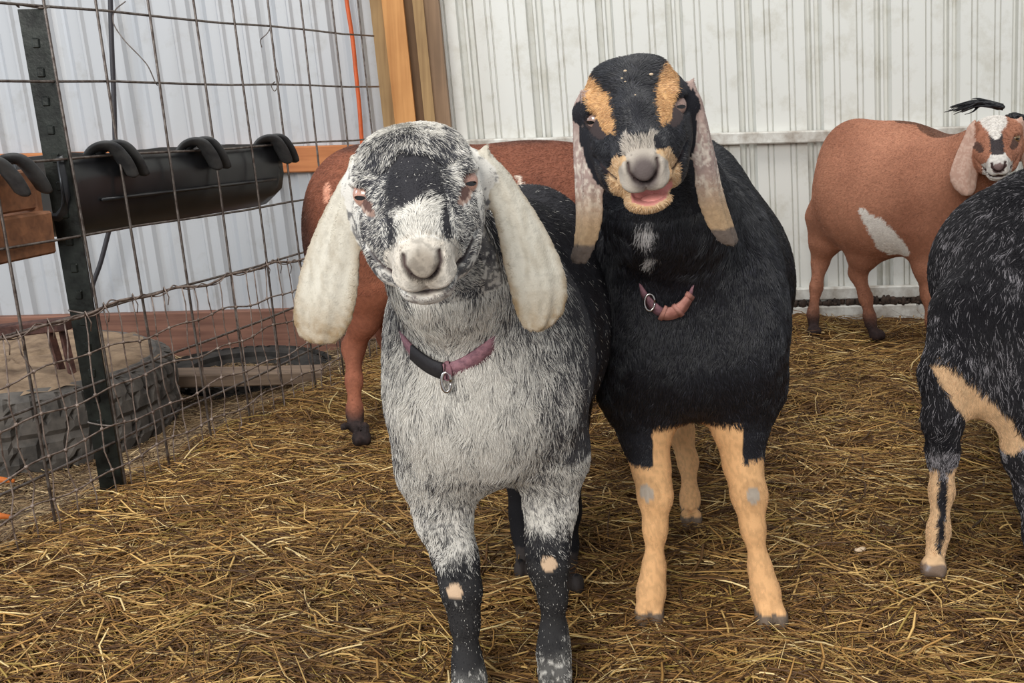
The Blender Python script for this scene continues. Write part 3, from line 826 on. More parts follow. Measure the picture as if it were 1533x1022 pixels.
# ------------------------------------------------------------------ tyres, planks and the iron stand beyond the fence
def tire(name, c, R, Hh, lab, sand, wid=.2, zb=-.09, mt='tire'):
    t = empty(name, (c[0], c[1], zb)); tag(t, lab, 'tire')
    nu = 260; prof = [(R - wid, .02), (R - .05, 0), (R - .008, .02), (R, .05), (R + .002, Hh * .5), (R, Hh - .05), (R - .012, Hh - .018), (R - .05, Hh), (R - .10, Hh - .004), (R - wid + .02, Hh - .02), (R - wid, Hh - .05)]
    m_ = []; 
    pr2 = []
    for (a, b_), (c2, d2) in zip(prof, prof[1:] + prof[:1]):
        for q in range(4): pr2.append((a + (c2 - a) * q / 4, b_ + (d2 - b_) * q / 4))
    V = []; n = len(pr2)
    for i in range(nu):
        th = 2 * math.pi * i / nu
        for rr, zz in pr2:
            if rr > R - .03:                                    # tread blocks
                v = (zz / Hh); row = int(v * 4.2); u = (i / nu * 44 + (row % 2) * .5 + .22 * math.sin(v * 13)) % 1.0
                g = (u < .24) or abs((v * 4.2) % 1 - .04) < .07
                rr = rr - (.013 if g else 0)
            V.append((c[0] + rr * math.cos(th), c[1] + rr * math.sin(th), zb + zz))
    Fc = [(i * n + j, ((i + 1) % nu) * n + j, ((i + 1) % nu) * n + (j + 1) % n, i * n + (j + 1) % n) for i in range(nu) for j in range(n)]
    mesh('tread', V, Fc, M[mt], t, False)
    if sand:
        V = [(c[0], c[1], zb + Hh * 1.03)]; k = 60
        rr_ = np.random.default_rng(2)
        for ring in range(1, 9):
            for i in range(k):
                th = 2 * math.pi * i / k; q = (R - .035) * ring / 8; V.append((c[0] + q * math.cos(th), c[1] + q * math.sin(th), zb + Hh * (1.03 if ring < 8 else .97) + rr_.normal(0, .0025)))
        Fc = [(0, 1 + i, 1 + (i + 1) % k) for i in range(k)] + [(1 + rg * k + i, 1 + (rg + 1) * k + i, 1 + (rg + 1) * k + (i + 1) % k, 1 + rg * k + (i + 1) % k) for rg in range(7) for i in range(k)]
        mesh('sand_filling', V, Fc, M['sand'], t, True)
    return t
TR = .42; tc_ = P(252, 600, 2.80); tire('tractor_tire', (tc_[0] - TR, 2.84), TR, .215, 'big worn tractor tyre lying flat and filled with sand beyond the fence', True)
q = P(505, 540, 3.3); tire('shadow_gap_tire', (q[0] - .30, 3.36), .27, .055, 'dark tyre shape put in for the shadow gap behind the weathered plank', False, .12, -.085, 'tire_dark')  # dark ring added to fill the shadow gap behind the plank
q0, q1 = P(243, 566, 3.02), P(484, 560, 3.08)
b = MB(); d_ = unit(q1 - q0); b.box((q0 + q1) / 2 + [0, 0, .0], (np.linalg.norm(q1 - q0), .09, .038), [d_, np.cross([0, 0, 1], d_), np.cross(d_, np.cross([0, 0, 1], d_))], .004)
o = b.build('plank', M['grey_wood'], None, False); tag(o, 'weathered plank lying on the ground from the big tyre towards the fence', 'plank')
st = empty('iron_stand', P(60, 540, 2.66)); tag(st, 'rusty low iron stand on the sand of the big tyre', 'stand')
b = MB(); a0, a1 = P(-60, 502, 2.7), P(104, 484, 2.66); d_ = unit(a1 - a0)
b.box((a0 + a1) / 2, (np.linalg.norm(a1 - a0), .05, .03), [d_, np.cross([0, 0, 1], d_), np.cross(d_, np.cross([0, 0, 1], d_))], .003); b.build('top_bar', M['rust'], st, False)
for (x0, y0, x1, y1) in ((75, 496, 94, 566), (93, 490, 110, 572), (-30, 505, -20, 575)):
    b = MB(); b.tube([P(x0, y0, 2.68), G(x1, y1 - 6, .118)], .011, 4); b.build('leg', M['rust'], st, False)
for (x, y) in ((8, 733), (3, 788)):
    g = G(x, y, -.03); b = MB(); b.tube([g + [-.05, .0, .02], g + [-.01, .004, .022], g + [.022, .0, .02]], [.009, .008, .004], 8)
    o = b.build('carrot_piece', M['carrot'], None); tag(o, 'orange carrot piece in the hay beyond the fence, ' + ('nearer the tyre' if y < 760 else 'nearer the camera'), 'carrot', 'carrot pieces in the hay')
g = G(1288, 822, .012); b = MB(); b.sphere(g, (.012, .007, .004), 10, 6, rotm(.4)); o = b.build('chaff_flake', M['chaff']); tag(o, 'pale flake of chaff on the straw between the black goats', 'flake')
# ------------------------------------------------------------------ goats
def ellmask(x, z, cx, cz, rx, rz, soft=.3):
    return 1 - sstep(np.sqrt(((x - cx) / rx) ** 2 + ((z - cz) / rz) ** 2), 1 - soft, 1 + soft)
def mixc(a, b, t): return a * (1 - t[:, None]) + b * t[:, None]
def full(c, n): return np.tile(lin(c), (n, 1))
def lp(x, y, Y, r): return (P(x, y, Y), r * (.78 if r < .045 else .86))
def hoof(B, x, y, Y, r=.021, fwd=(0, -1)):
    """two claws on the ground under the pixel"""
    g = P(x, y, Y); f = unit(np.array([fwd[0], fwd[1], 0])); sd = np.array([-f[1], f[0], 0])
    for q in (-1, 1):
        c = g + sd * q * r * .48 + f * r * .25; c[2] = max(g[2], .0) + .014
        B.ell(c, (r * .56, r * 1.05, .019), .006, np.column_stack([sd, f, [0, 0, 1.0]]))

ALL_LEGS = {}

# ============ the grey goat in front
def grey_goat():
    B = Body(); H = Head(622, 277, 1.10, down=9, roll=5.5, yaw=0, scale=1.02)
    c = B.ell
    c((-.035, 1.42, .46), (.112, .17, .16), .06); c((-.052, 1.37, .395), (.088, .10, .10), .05)
    c((.01, 1.62, .455), (.138, .27, .175), .06); c((-.01, 1.52, .56), (.07, .16, .085), .06)
    c((.035, 1.83, .49), (.118, .13, .15), .06)
    c((-.112, 1.37, .43), (.045, .08, .10), .05); c((.045, 1.38, .43), (.045, .08, .10), .05)      # points of the shoulders
    B.cone((-.045, 1.38, .52), (-.068, 1.24, .60), .098, .064, .05); B.cone((-.068, 1.25, .59), H.w((0, -.055, -.02)), .064, .050, .035)
    B.chain([lp(655, 710, 1.37, .052), lp(664, 775, 1.36, .043), lp(682, 835, 1.34, .033), lp(691, 884, 1.315, .0295), lp(696, 930, 1.31, .0205), lp(699, 985, 1.305, .0195), lp(703, 1018, 1.29, .0235), lp(704, 1048, 1.27, .0225)], .022, .06)
    B.chain([lp(828, 690, 1.40, .052), lp(824, 760, 1.40, .041), lp(820, 810, 1.385, .033), lp(821, 848, 1.365, .031), lp(828, 892, 1.36, .0205), lp(829, 945, 1.36, .0195), lp(829, 978, 1.345, .0245), lp(830, 1005, 1.335, .0235)], .022, .06)
    hoof(B, 705, 1062, 1.27, .023); hoof(B, 831, 1022, 1.335, .023)
    B.chain([((-.02, 1.82, .46), .075), ((-.005, 1.80, .33), .045), lp(782, 770, 1.79, .024), lp(783, 800, 1.78, .019), lp(787, 850, 1.74, .018), lp(787, 866, 1.71, .020)], .025, .05)
    B.chain([((.10, 1.80, .44), .075), ((.095, 1.78, .33), .045), lp(850, 765, 1.76, .025), lp(850, 815, 1.75, .019), lp(854, 862, 1.70, .018), lp(855, 878, 1.66, .020)], .025, .05)
    hoof(B, 788, 877, 1.70, .020); hoof(B, 856, 890, 1.64, .020)
    add_head(B, H)
    EL = Ear(1.115, [(521, 542, 256), (505, 543, 275), (492, 541, 300), (476, 541, 330), (460, 541, 370), (447, 540, 410), (439, 536, 450), (437, 528, 480), (446, 516, 503), (466, 500, 516)], turn=-.25, bulge=.005)
    ER = Ear(1.125, [(708, 742, 236), (716, 762, 255), (726, 782, 285), (735, 802, 315), (743, 822, 350), (750, 839, 385), (757, 849, 415), (764, 852, 445), (771, 846, 470), (781, 830, 488), (792, 812, 497)], turn=.25, bulge=.005)
    EL.add(B); ER.add(B)
    B.cone(H.w((-.046, -.03, .006)), EL.o + EL.U * .016, .020, .010, .012); B.cone(H.w((.046, -.03, .006)), ER.o + ER.U * .016, .020, .010, .012)
    xs = axis(-.26, .22, .0055, [(-.26, .09, .0022)]); ys = axis(.90, 2.02, .0065, [(.90, 1.18, .0022)]); zs = axis(-.01, .80, .0055, [(.53, .80, .0022)])
    def coat(p, n):
        N_ = len(p); h = H.local(p); x, y, z = h[:, 0], h[:, 1], h[:, 2]
        blk = mixc(full((40, 39, 44), N_), full((92, 90, 92), N_), (p[:, 1] < 1.4) * (p[:, 2] > .25) * (p[:, 2] < .60) * .55); wht = full((222, 218, 210), N_)
        de = np.minimum(EL.dp(p), ER.dp(p)); ear = (de < .0015) & ~((abs(x) < .05) & (y > -.01))
        head = (y > -.075) & (p[:, 1] < 1.21) & (z > -.14) & (abs(x) < .085) & ~ear
        nz = fbm(p, 55, 2) - .5; nz2 = fbm(p, 16, 12) - .5
        # body: white front of the chest, grizzled sides, black behind
        fr = ellmask(p[:, 0] + nz2 * .05, p[:, 2], -.055, .40, .095, .15, .5)
        pr_ = .28 + .70 * fr
        pr_ = np.maximum(pr_, .86 * ellmask(p[:, 0], p[:, 2], -.068, .575, .07, .075, .3) * (p[:, 1] < 1.33))
        back = sstep(p[:, 1] + p[:, 0] * .9 + nz * .05, 1.37, 1.47) * ((p[:, 2] > .25) | (p[:, 1] > 1.52)); blk = mixc(blk, full((24, 23, 27), N_), 1 - sstep(p[:, 2], .17, .24))
        pr_ = pr_ * (1 - back) + .012 * back
        legs = p[:, 2] < .33
        lw = sstep(p[:, 2], .185, .27); onl = legs & (p[:, 1] < 1.50)
        right = p[:, 0] > -.01
        lw = np.where(right, sstep(p[:, 2] + nz * .05, .20, .235), sstep(p[:, 2] + nz * .05, .185, .225))
        pr_ = np.where(onl, .07 + .62 * lw, pr_); pr_ = np.where(onl, np.maximum(pr_, .35 * (1 - sstep(p[:, 2] + nz * .06, .05, .09))), pr_)
        ln = np.where(p[:, 2] > .27, .016, .007) * (1 - .35 * back)
        ln = np.where((p[:, 2] < .19), .004, ln)
        A = blk.copy(); Bc = wht.copy()
        for (kx, ky, kY) in ((681, 886, 1.29), (822, 846, 1.335)):        # bare callus on each knee
            kc = P(kx, ky, kY); m_ = np.linalg.norm((p - kc)[:, [0, 2]] * [1 / .0105, 1 / .0095], axis=1) < 1
            m_ &= p[:, 1] < 1.40
            A[m_] = lin((206, 176, 146)); Bc[m_] = lin((214, 188, 160)); ln = np.where(m_, 0, ln)
        # head
        hp = np.full(N_, .50) + nz2 * .5
        patch = ellmask(x + nz * .010, z + nz * .014, 0, .012, .027, .032, .16) * (y > -.02); patch = np.maximum(patch, (abs(abs(x) - .024) < .004) * (z < .0) * (z > -.030) * (y > .02))
        side = sstep(abs(x + nz * .01), .030, .036)
        blaze = (1 - sstep(abs(x + nz * .02), .014, .023)) * (1 - sstep(z + nz * .03 - (y - .07) * .25, -.008, .010)) * (y > .03) * (z > -.08)
        hp = hp * (1 - patch) + .02 * patch
        hp = np.maximum(hp, blaze * .96)
        crest = sstep(z + nz * .006, .036, .039) * (1 - sstep(abs(x + .002), .026, .034)) * (y < -.014); hp = np.where(crest > .5, .95, hp)
        dk = (z > .024) & (z < .040) & (abs(x) < .040) & (patch < .5); hp = np.where(dk & (crest < .5), .30, hp)
        muz = ellmask(x, z, 0, -.042, .031, .029, .2) * (y > .075); hp = np.maximum(hp, muz * .97)
        jaw = (z < -.066) & (y > .02); hp = np.where(jaw & (muz < .5), .62, hp)
        eye = np.exp(-(((abs(x) - .046) / .0125) ** 2 + ((z - .001) / .0085) ** 2)) * (y > .0)
        clm = (noise(p, 95, 91) * .6 + noise(p, 210, 92) * .4 - .5) * 1.05
        fg = head & (patch < .4) & (muz < .3); A = np.where(fg[:, None], full((62, 62, 68), N_), A)
        hp = np.where((muz < .3) & (blaze < .5) & (patch < .5) & (crest < .5), hp + clm, hp)
        hp = np.where((abs(x) > .055) & (z > -.02), .85, hp)
        pr_ = np.where(head, hp, pr_ + (noise(p * [1, 1, .35], 75, 93) - .5) * .55 * (pr_ > .12) * (p[:, 2] > .2))
        nose = ellmask(x, z, 0, -.040, .015, .020, .35) * (y > .11)
        hl = np.where(abs(x) > .054, .0030, .0060); hl = np.where((z > .030) & (abs(x) < .046), .011, hl); hl = np.where(patch > .5, .004, hl); hl = np.where(muz > .5, .0030, hl); hl = np.where((blaze > .5) & (muz < .5), .0065, hl)
        hl = np.where(eye > .45, .0015, hl); hl = np.where(nose > .4, .0012, hl); hl = np.where((z < -.05) & (y > .05), .0025, hl)
        ln = np.where(head, hl, ln)
        skin = head & (muz > .35)
        nose = ellmask(x, z, 0, -.040, .015, .020, .35) * (y > .11)
        wm = mixc(full((208, 200, 188), N_), full((132, 120, 106), N_), nose * .8); wm = wm * (.86 + .28 * noise(p, 420, 9))[:, None]
        Bc = np.where(skin[:, None], wm * 1.08, Bc); A = np.where(skin[:, None], wm * .62, A); pr_ = np.where(skin, .68, pr_)
        e2 = head & (eye > .52); A = np.where(e2[:, None], full((140, 112, 100), N_), A); Bc = np.where(e2[:, None], full((186, 164, 150), N_), Bc); e3 = head & (eye > .80); A[e3] = lin((84, 60, 54)); Bc[e3] = lin((100, 74, 66))
        fr_ = head & (y > .07)
        gl = np.minimum(seg_d(x, z, MOUTH), np.minimum(seg_d(x, z, NOSTRIL[0]), seg_d(x, z, NOSTRIL[1])) * np.where(y > .11, 1, 9))
        gk = np.where(fr_, np.exp(-(gl / .0022) ** 2), 0)
        A = mixc(A, full((70, 56, 56), N_), gk); Bc = mixc(Bc, full((78, 62, 60), N_), gk); ln = np.where(gk > .25, 0, ln)  # crease shade painted along the mouth and nostril grooves
        lipk = head & (z < -.068) & (y > .07); A = np.where(lipk[:, None], full((120, 110, 108), N_), A)
        # ears
        uL, vL, wL = EL.uvw(p[:, 0], p[:, 1], p[:, 2]); uR, vR, wR = ER.uvw(p[:, 0], p[:, 1], p[:, 2])
        isL = EL.dp(p) < ER.dp(p); u = np.where(isL, uL / EL.L, uR / ER.L)
        c_ = np.where(isL, np.interp(uL, EL.u, EL.c), np.interp(uR, ER.u, ER.c)); hh = np.where(isL, np.interp(uL, EL.u, EL.h), np.interp(uR, ER.u, ER.h))
        rv = np.abs(np.where(isL, vL, vR) - c_) / np.maximum(hh, .006)
        edge = np.clip(sstep(rv, .60, 1.0) * .8 + sstep(u, .62, 1.0) * 1.1, 0, 1.3) * (.35 + 1.3 * fbm(p, 160, 4))
        ec = mixc(full((208, 202, 188), N_), full((150, 128, 98), N_), np.clip(edge * .75, 0, 1)); ec = mixc(ec, full((178, 168, 150), N_), np.clip((fbm(p * [1, 1, .35], 170, 8) - .5) * 2.0, 0, 1))
        A = np.where(ear[:, None], ec * .82, A); Bc = np.where(ear[:, None], ec, Bc); pr_ = np.where(ear, .75, pr_); ln = np.where(ear, .003, ln)
        ln = np.where(p[:, 2] < .035, 0, ln); A = np.where((p[:, 2] < .03)[:, None], full((60, 54, 52), N_), A)
        return A, Bc, np.clip(pr_, 0, 1), ln
    def flow(p, n):
        h = H.local(p); x, y, z = h[:, 0], h[:, 1], h[:, 2]
        body = np.column_stack([(p[:, 0] + .04) * 2.5, np.full(len(p), .9) * sstep(p[:, 1], 1.35, 1.6), np.full(len(p), -1.0)])
        hd = (y > -.075) & (p[:, 1] < 1.21) & (z > -.13) & (abs(x) < .09)
        l = np.column_stack([np.sign(x) * .9 * sstep(abs(x), .01, .04), np.full(len(p), -.55), np.full(len(p), -.6)])
        nose = (z < .0) & (abs(x) < .032) & (z > -.06)
        l = np.where(nose[:, None], np.column_stack([x * 25, -np.ones(len(p)) * .8, np.ones(len(p)) * .9]), l)
        top = z > .028
        l = np.where(top[:, None], np.column_stack([x * 12, np.ones(len(p)) * .7, -np.ones(len(p))]), l)
        return np.where(hd[:, None], l @ H.A.T, body)
    d1 = lambda c_: np.where((c_[:, 1] < 1.2) & (c_[:, 2] > .56), 3.2, np.where(c_[:, 1] > 1.62, .25, 1.0))
    root, V, Q, N = build_goat('goat', (-.03, 1.5, 0), B, xs, ys, zs, coat, flow, [dict(count=NH(480000), seed=3, rad=.00030, mat=M['fur'], dens=d1)],
        'grey roan goat with long white ears standing in front, wearing a pink and black collar')
    eyes(H, root, (205, 158, 140))
    # collar
    arc = surface_arc(B, [(598, 500), (606, 514), (622, 532), (645, 549), (668, 556), (695, 548), (720, 532), (738, 514), (744, 500)], 1.05, 1.45, .006)
    b = MB(); flat_band(b, arc, .0115, .0035); b.build('collar', M['pinkstrap'], root)
    seg = arc[int(len(arc) * .22):int(len(arc) * .50)] + unit(CC - arc.mean(0)) * .003
    b = MB(); flat_band(b, seg, .0120, .0035); pb = b.build('black_strap', M['blackstrap'], root); pb['label'] = 'black webbing section of the collar'
    c0 = arc[int(len(arc) * .50)] + np.array([0, -.008, -.002])
    b = MB(); b.tube([c0 + .012 * np.array([math.cos(a) * .45, 0, math.sin(a)]) + [0, 0, -.009] for a in np.linspace(0, 2 * math.pi, 18)], .0022, 6); b.build('ring', M['steel'], root)
    b = MB(); b.box(c0 + [.002, .002, .004], (.010, .008, .024), bev=.003); b.build('keeper', M['pinkstrap'], root)
    return H

def field_at(B, p):
    """value of the body's field at a few points"""
    v = []
    for q in p:
        f = B.grid(np.array([q[0]], dtype=np.float32), np.array([q[1]], dtype=np.float32), np.array([q[2]], dtype=np.float32)); v.append(float(f[0, 0, 0]))
    return v

def collar_path(B, c, nrm, gap, n=72, rmax=.2, cut=.7):
    a = unit(np.cross(nrm, [0, 0, 1.0]) if abs(nrm[2]) < .95 else np.cross(nrm, [0, 1.0, 0])); b = np.cross(nrm, a); out = []
    rs = np.linspace(.03, rmax, 70)
    for k in range(n):
        t = 2 * math.pi * k / n; d = a * math.cos(t) + b * math.sin(t); r = rmax
        pts = c + d * rs[:, None]
        for q, rr in zip(pts, rs):
            if _fld(B, q) > 0: r = rr; break
        out.append(c + d * (r + gap * np.clip((-d[1] - cut) / .10, -1, 1) ))
    out = np.array(out)
    for _ in range(4): out = (np.roll(out, 1, 0) + out * 2 + np.roll(out, -1, 0)) / 4
    return out

def surface_arc(B, px, Y0, Y1, gap):
    """a strap lying on the skin, through the points of the neck the photo shows; its ends run under the coat"""
    out = []
    for x, y in px:
        hit = None
        for Y in np.arange(Y0, Y1, .003):
            if _fld(B, P(x, y, Y)) < 0: hit = P(x, y, Y); break
        if hit is not None: out.append(hit)
    out = np.array(out)
    for _ in range(3): out[1:-1, 1] = (out[:-2, 1] + out[1:-1, 1] * 2 + out[2:, 1]) / 4
    n = len(out); gp = np.full(n, gap); gp[0] = gp[-1] = -.006; gp[1] = gp[-2] = gap * .3
    return cr(out + unit(CC - out.mean(0))[None, :] * gp[:, None], 6)

def _fld(B, q):
    f = .12; X, Y, Z = (np.full((1, 1, 1), v) for v in q)
    for op, fn, lo, hi, k in B.ops:
        mg = max(.012, k * 1.05) if op != 'd' else 0
        if np.any(q < lo - mg) or np.any(q > hi + mg): continue
        d = float(fn(X, Y, Z).ravel()[0])
        if op == 'u': h = max(k - abs(f - d), 0) / k; f = min(f, d) - h * h * k * .25
        elif op == 'c': h = max(k - abs(f + d), 0) / k; f = max(f, -d) + h * h * k * .25
        else: f += d
    return f

def flat_band(b, pts, hw, th, closed=False, up=None):
    pts = np.asarray(pts); n = len(pts); ctr = pts.mean(0) if closed else None
    T = np.roll(pts, -1, 0) - np.roll(pts, 1, 0) if closed else np.gradient(pts, axis=0)
    T = unit(T); upv = np.array([0, -.45, .9]) if up is None else up
    V = []
    for i in range(n):
        w_ = unit(upv - T[i] * (upv @ T[i])); o = np.cross(T[i], w_)
        for a, c in ((-1, -1), (1, -1), (1, 1), (-1, 1)): V.append(pts[i] + w_ * a * hw + o * c * th / 2)
    Fc = []
    for i in range(n if closed else n - 1):
        j = (i + 1) % n
        for q in range(4): Fc.append((i * 4 + q, i * 4 + (q + 1) % 4, j * 4 + (q + 1) % 4, j * 4 + q))
    if not closed: Fc += [(3, 2, 1, 0), tuple((n - 1) * 4 + q for q in range(4))]
    b.add(V, Fc)

def strap(name, ring, hw, mat, col, root, V0=None):
    b = MB(); flat_band(b, ring, hw, .003, True); return b.build('collar', mat, root)
def NH(n): return int(n * FUR)
FUR = 1.0
# ============ the black and tan goat
def black_goat():
    B = Body(); H = Head(950, 166, 1.37, down=10, roll=8.5, yaw=2, scale=1.03)
    c = B.ell
    c((.268, 1.70, .475), (.145, .17, .172), .07); c((.268, 1.62, .40), (.10, .10, .105), .05)
    c((.33, 1.98, .455), (.172, .32, .190), .07); c((.31, 1.88, .60), (.085, .24, .11), .07)
    c((.36, 2.25, .50), (.13, .14, .16), .06)
    c((.19, 1.60, .44), (.055, .09, .12), .05); c((.355, 1.60, .44), (.055, .09, .12), .05)
    B.cone((.262, 1.64, .55), (.215, 1.50, .64), .115, .080, .06); B.cone((.215, 1.51, .63), H.w((0, -.055, -.02)), .080, .052, .035)
    B.chain([lp(950, 590, 1.62, .055), lp(965, 655, 1.60, .042), lp(975, 700, 1.585, .033), lp(981, 742, 1.555, .0295), lp(981, 790, 1.55, .0195), lp(979, 850, 1.545, .0185), lp(975, 885, 1.535, .0235), lp(972, 908, 1.525, .0225)], .022, .06)
    B.chain([lp(1120, 585, 1.62, .055), lp(1110, 650, 1.60, .044), lp(1112, 695, 1.59, .034), lp(1122, 742, 1.56, .0305), lp(1127, 790, 1.55, .0195), lp(1138, 850, 1.54, .0185), lp(1146, 885, 1.53, .0235), lp(1152, 912, 1.515, .0235)], .022, .06)
    hoof(B, 971, 930, 1.525, .022); hoof(B, 1153, 936, 1.51, .024)
    B.chain([((.27, 2.12, .46), .08), ((.30, 2.06, .36), .055), lp(1018, 645, 2.02, .030), lp(1030, 690, 2.0, .0205), lp(1033, 745, 1.94, .0185), lp(1033, 765, 1.92, .0225)], .025, .05)
    hoof(B, 1034, 786, 1.89, .020)
    B.chain([((.44, 2.20, .46), .08), ((.46, 2.20, .34), .05), ((.455, 2.25, .24), .026), ((.455, 2.22, .10), .019), ((.455, 2.20, .03), .022)], .025, .05); B.ell((.455, 2.18, .012), (.018, .024, .018), .01)
    add_head(B, H, mouth_open=.010, poll=.012)
    def mo(X, Y, Z):                                          # the open mouth between the lips
        x, y, z = H.lxyz(X, Y, Z)
        zc = -.0745 + 9 * (x - .004) ** 2
        d = np.maximum(np.abs(z - zc) - .005, np.abs(x - .006) - .021); d = np.maximum(d, .098 - y)
        return d * H.s
    lo, hi = H.aabb((-.04, .085, -.10), (.045, .16, -.05)); B.raw(mo, lo, hi, .005, 'c')
    EL = Ear(1.365, [(862, 888, 150), (858, 897, 172), (857, 900, 200), (858, 902, 240), (859, 905, 280), (861, 906, 315), (860, 901, 345), (857, 893, 370), (853, 886, 384), (856, 880, 396)], turn=-.5, bulge=.007)
    ER = Ear(1.37, [(1020, 1042, 134), (1028, 1052, 155), (1032, 1060, 185), (1034, 1067, 215), (1036, 1074, 245), (1038, 1080, 275), (1044, 1088, 305), (1054, 1096, 330), (1064, 1102, 348), (1074, 1106, 361), (1086, 1098, 369)], turn=.5, bulge=.007)
    EL.add(B); ER.add(B)
    B.cone(H.w((-.046, -.03, .010)), EL.o + EL.U * .016, .020, .010, .012); B.cone(H.w((.046, -.03, .010)), ER.o + ER.U * .016, .020, .010, .012)
    xs = axis(.02, .56, .0065, [(.05, .42, .0024)]); ys = axis(1.14, 2.46, .0075, [(1.14, 1.44, .0024)]); zs = axis(-.01, .88, .0065, [(.58, .88, .0024)])
    def coat(p, n):
        N_ = len(p); h = H.local(p); x, y, z = h[:, 0], h[:, 1], h[:, 2]
        A = full((27, 27, 32), N_); Bc = full((52, 52, 60), N_); pr_ = np.full(N_, .12)
        de = np.minimum(EL.dp(p), ER.dp(p)); ear = (de < .0015) & ~((abs(x) < .05) & (y > -.01))
        head = (y > -.08) & (p[:, 1] < 1.50) & (z > -.145) & (abs(x) < .085) & ~ear
        nz = fbm(p, 55, 42) - .5
        ln = np.where(p[:, 2] > .3, .013, .006)
        # white flashes down the throat and chest
        q = np.column_stack([p[:, 0], p[:, 2]])
        k1 = ellmask(p[:, 0] + nz * .02, p[:, 2], P(963, 347, 1.45)[0], P(963, 347, 1.45)[2], .012, .017, .6) * (p[:, 1] < 1.6)
        k2 = ellmask(p[:, 0] + nz * .02, p[:, 2], P(972, 390, 1.47)[0], P(972, 390, 1.47)[2], .009, .012, .6) * (p[:, 1] < 1.6)
        kk = np.clip(k1 + k2, 0, 1) * ~head; Bc = mixc(Bc, full((212, 208, 206), N_), kk); pr_ = np.maximum(pr_, kk * .75)
        # tan legs: inner side tan from the armpit, black outside to above the knee
        tan = full((228, 178, 126), N_)
        legL = p[:, 0] < .27; cx = np.where(legL, P(968, 660, 1.6)[0], P(1112, 660, 1.6)[0]); inner = np.where(legL, p[:, 0] - cx, cx - p[:, 0])
        lim = np.where(inner + nz * .02 > .006, .30, .240 + nz * .02)
        tl = (p[:, 2] < lim) & (p[:, 1] < 1.68)
        hind = (p[:, 2] < .36) & (p[:, 1] > 1.8) & (abs(p[:, 1] - 2.05) < .4)
        tl = tl | (hind & (p[:, 2] < .33))
        A = np.where(tl[:, None], tan * .78, A); Bc = np.where(tl[:, None], tan * 1.06, Bc); pr_ = np.where(tl, .6, pr_); ln = np.where(tl, .0035, ln)
        for (kx, ky, kY) in ((971, 744, 1.52), (1129, 743, 1.53)):
            kc = P(kx, ky, kY); rr = np.linalg.norm((p - kc)[:, [0, 2]] * [1 / .010, 1 / .011], axis=1)
            m_ = (rr < 1) & (p[:, 1] < 1.6); A[m_] = lin((160, 146, 132)); Bc[m_] = lin((172, 160, 146)); ln = np.where(m_, 0, ln)
            m2 = (rr >= 1) & (rr < 1.9) & (p[:, 1] < 1.6); A[m2] *= .82; Bc[m2] *= .82
        # head
        A = np.where(head[:, None], full((30, 30, 35), N_), A)
        # tan wedge over each eye
        xm = np.abs(x); wd = ((z > -.002) & (z < .050)); wc = .031 + (z - 0) * .28; ww = .004 + .0105 * np.clip((z + .010) / .03, 0, 1) * (1 - sstep(z, .038, .052))
        wedge = head & wd & (abs(xm - wc + nz * .006) < ww) & (y > -.05)
        bl = (1 - sstep(abs(x + nz * .012), .012, .022)) * (1 - sstep(z + nz * .03 - (y - .09) * .2, -.014, -.002)) * (y > .05) * (z > -.06)
        muz = ellmask(x, z, 0, -.042, .028, .026, .15) * (y > .08) * (z > -.067)
        ring = ellmask(x, z, 0, -.056, .040, .044, .10) * (y > .055) * (z < -.018)
        sm = head & (ring > .5); A = np.where(sm[:, None], full((196, 158, 116), N_), A); Bc = np.where(sm[:, None], full((214, 184, 146), N_), Bc); pr_ = np.where(sm, .5, pr_)
        wmk = head & ((bl > .5) | (muz > .5)); greyw = mixc(full((184, 174, 162), N_), full((98, 88, 86), N_), ellmask(x, z, 0, -.040, .016, .020, .35) * (y > .11))
        A = np.where(wmk[:, None], greyw * np.where(muz > .5, .85, .35)[:, None], A); Bc = np.where(wmk[:, None], greyw, Bc); pr_ = np.where(wmk, .8, pr_)
        A = np.where(wedge[:, None], full((176, 130, 84), N_), A); Bc = np.where(wedge[:, None], full((214, 170, 118), N_), Bc); pr_ = np.where(wedge, .6, pr_)
        eye = np.exp(-(((xm - .046) / .016) ** 2 + ((z - .001) / .012) ** 2)) * (y > .0); e2 = head & (eye > .5) & ~wedge
        A = np.where(e2[:, None], full((60, 50, 50), N_), A); Bc = np.where(e2[:, None], full((110, 96, 92), N_), Bc)
        hl = np.where(abs(x) > .054, .003, .006); hl = np.where((z > .035) & (abs(x) < .05), .010, hl); hl = np.where(muz > .5, .0018, hl); hl = np.where(eye > .5, .0012, hl); hl = np.where(y > .130, .0008, hl); hl = np.where((bl > .5) & (muz < .3), .010, hl)
        ln = np.where(head, hl, ln)
        inside = head & (y > .080) & (y < .128) & (abs(x - .006) < .024) & (np.abs(z - (-.0745 + 9 * (x - .004) ** 2)) < .0065)
        A = np.where(inside[:, None], full((206, 136, 128), N_), A); Bc = np.where(inside[:, None], full((206, 136, 128), N_), Bc); ln = np.where(inside, 0, ln)
        gl = np.minimum(seg_d(x, z, MOUTH), np.minimum(seg_d(x, z, NOSTRIL[0]), seg_d(x, z, NOSTRIL[1])) * np.where(y > .11, 1, 9))
        gk = np.where(head & (y > .07), np.exp(-(gl / .002) ** 2), 0); A = mixc(A, full((62, 50, 52), N_), gk); Bc = mixc(Bc, full((70, 56, 56), N_), gk); ln = np.where(gk > .25, 0, ln)  # mouth and nostril creases shaded by colour
        # ears: pinkish grey, speckled, dark at the tip
        uL, vL, wL = EL.uvw(p[:, 0], p[:, 1], p[:, 2]); uR, vR, wR = ER.uvw(p[:, 0], p[:, 1], p[:, 2]); isL = EL.dp(p) < ER.dp(p)
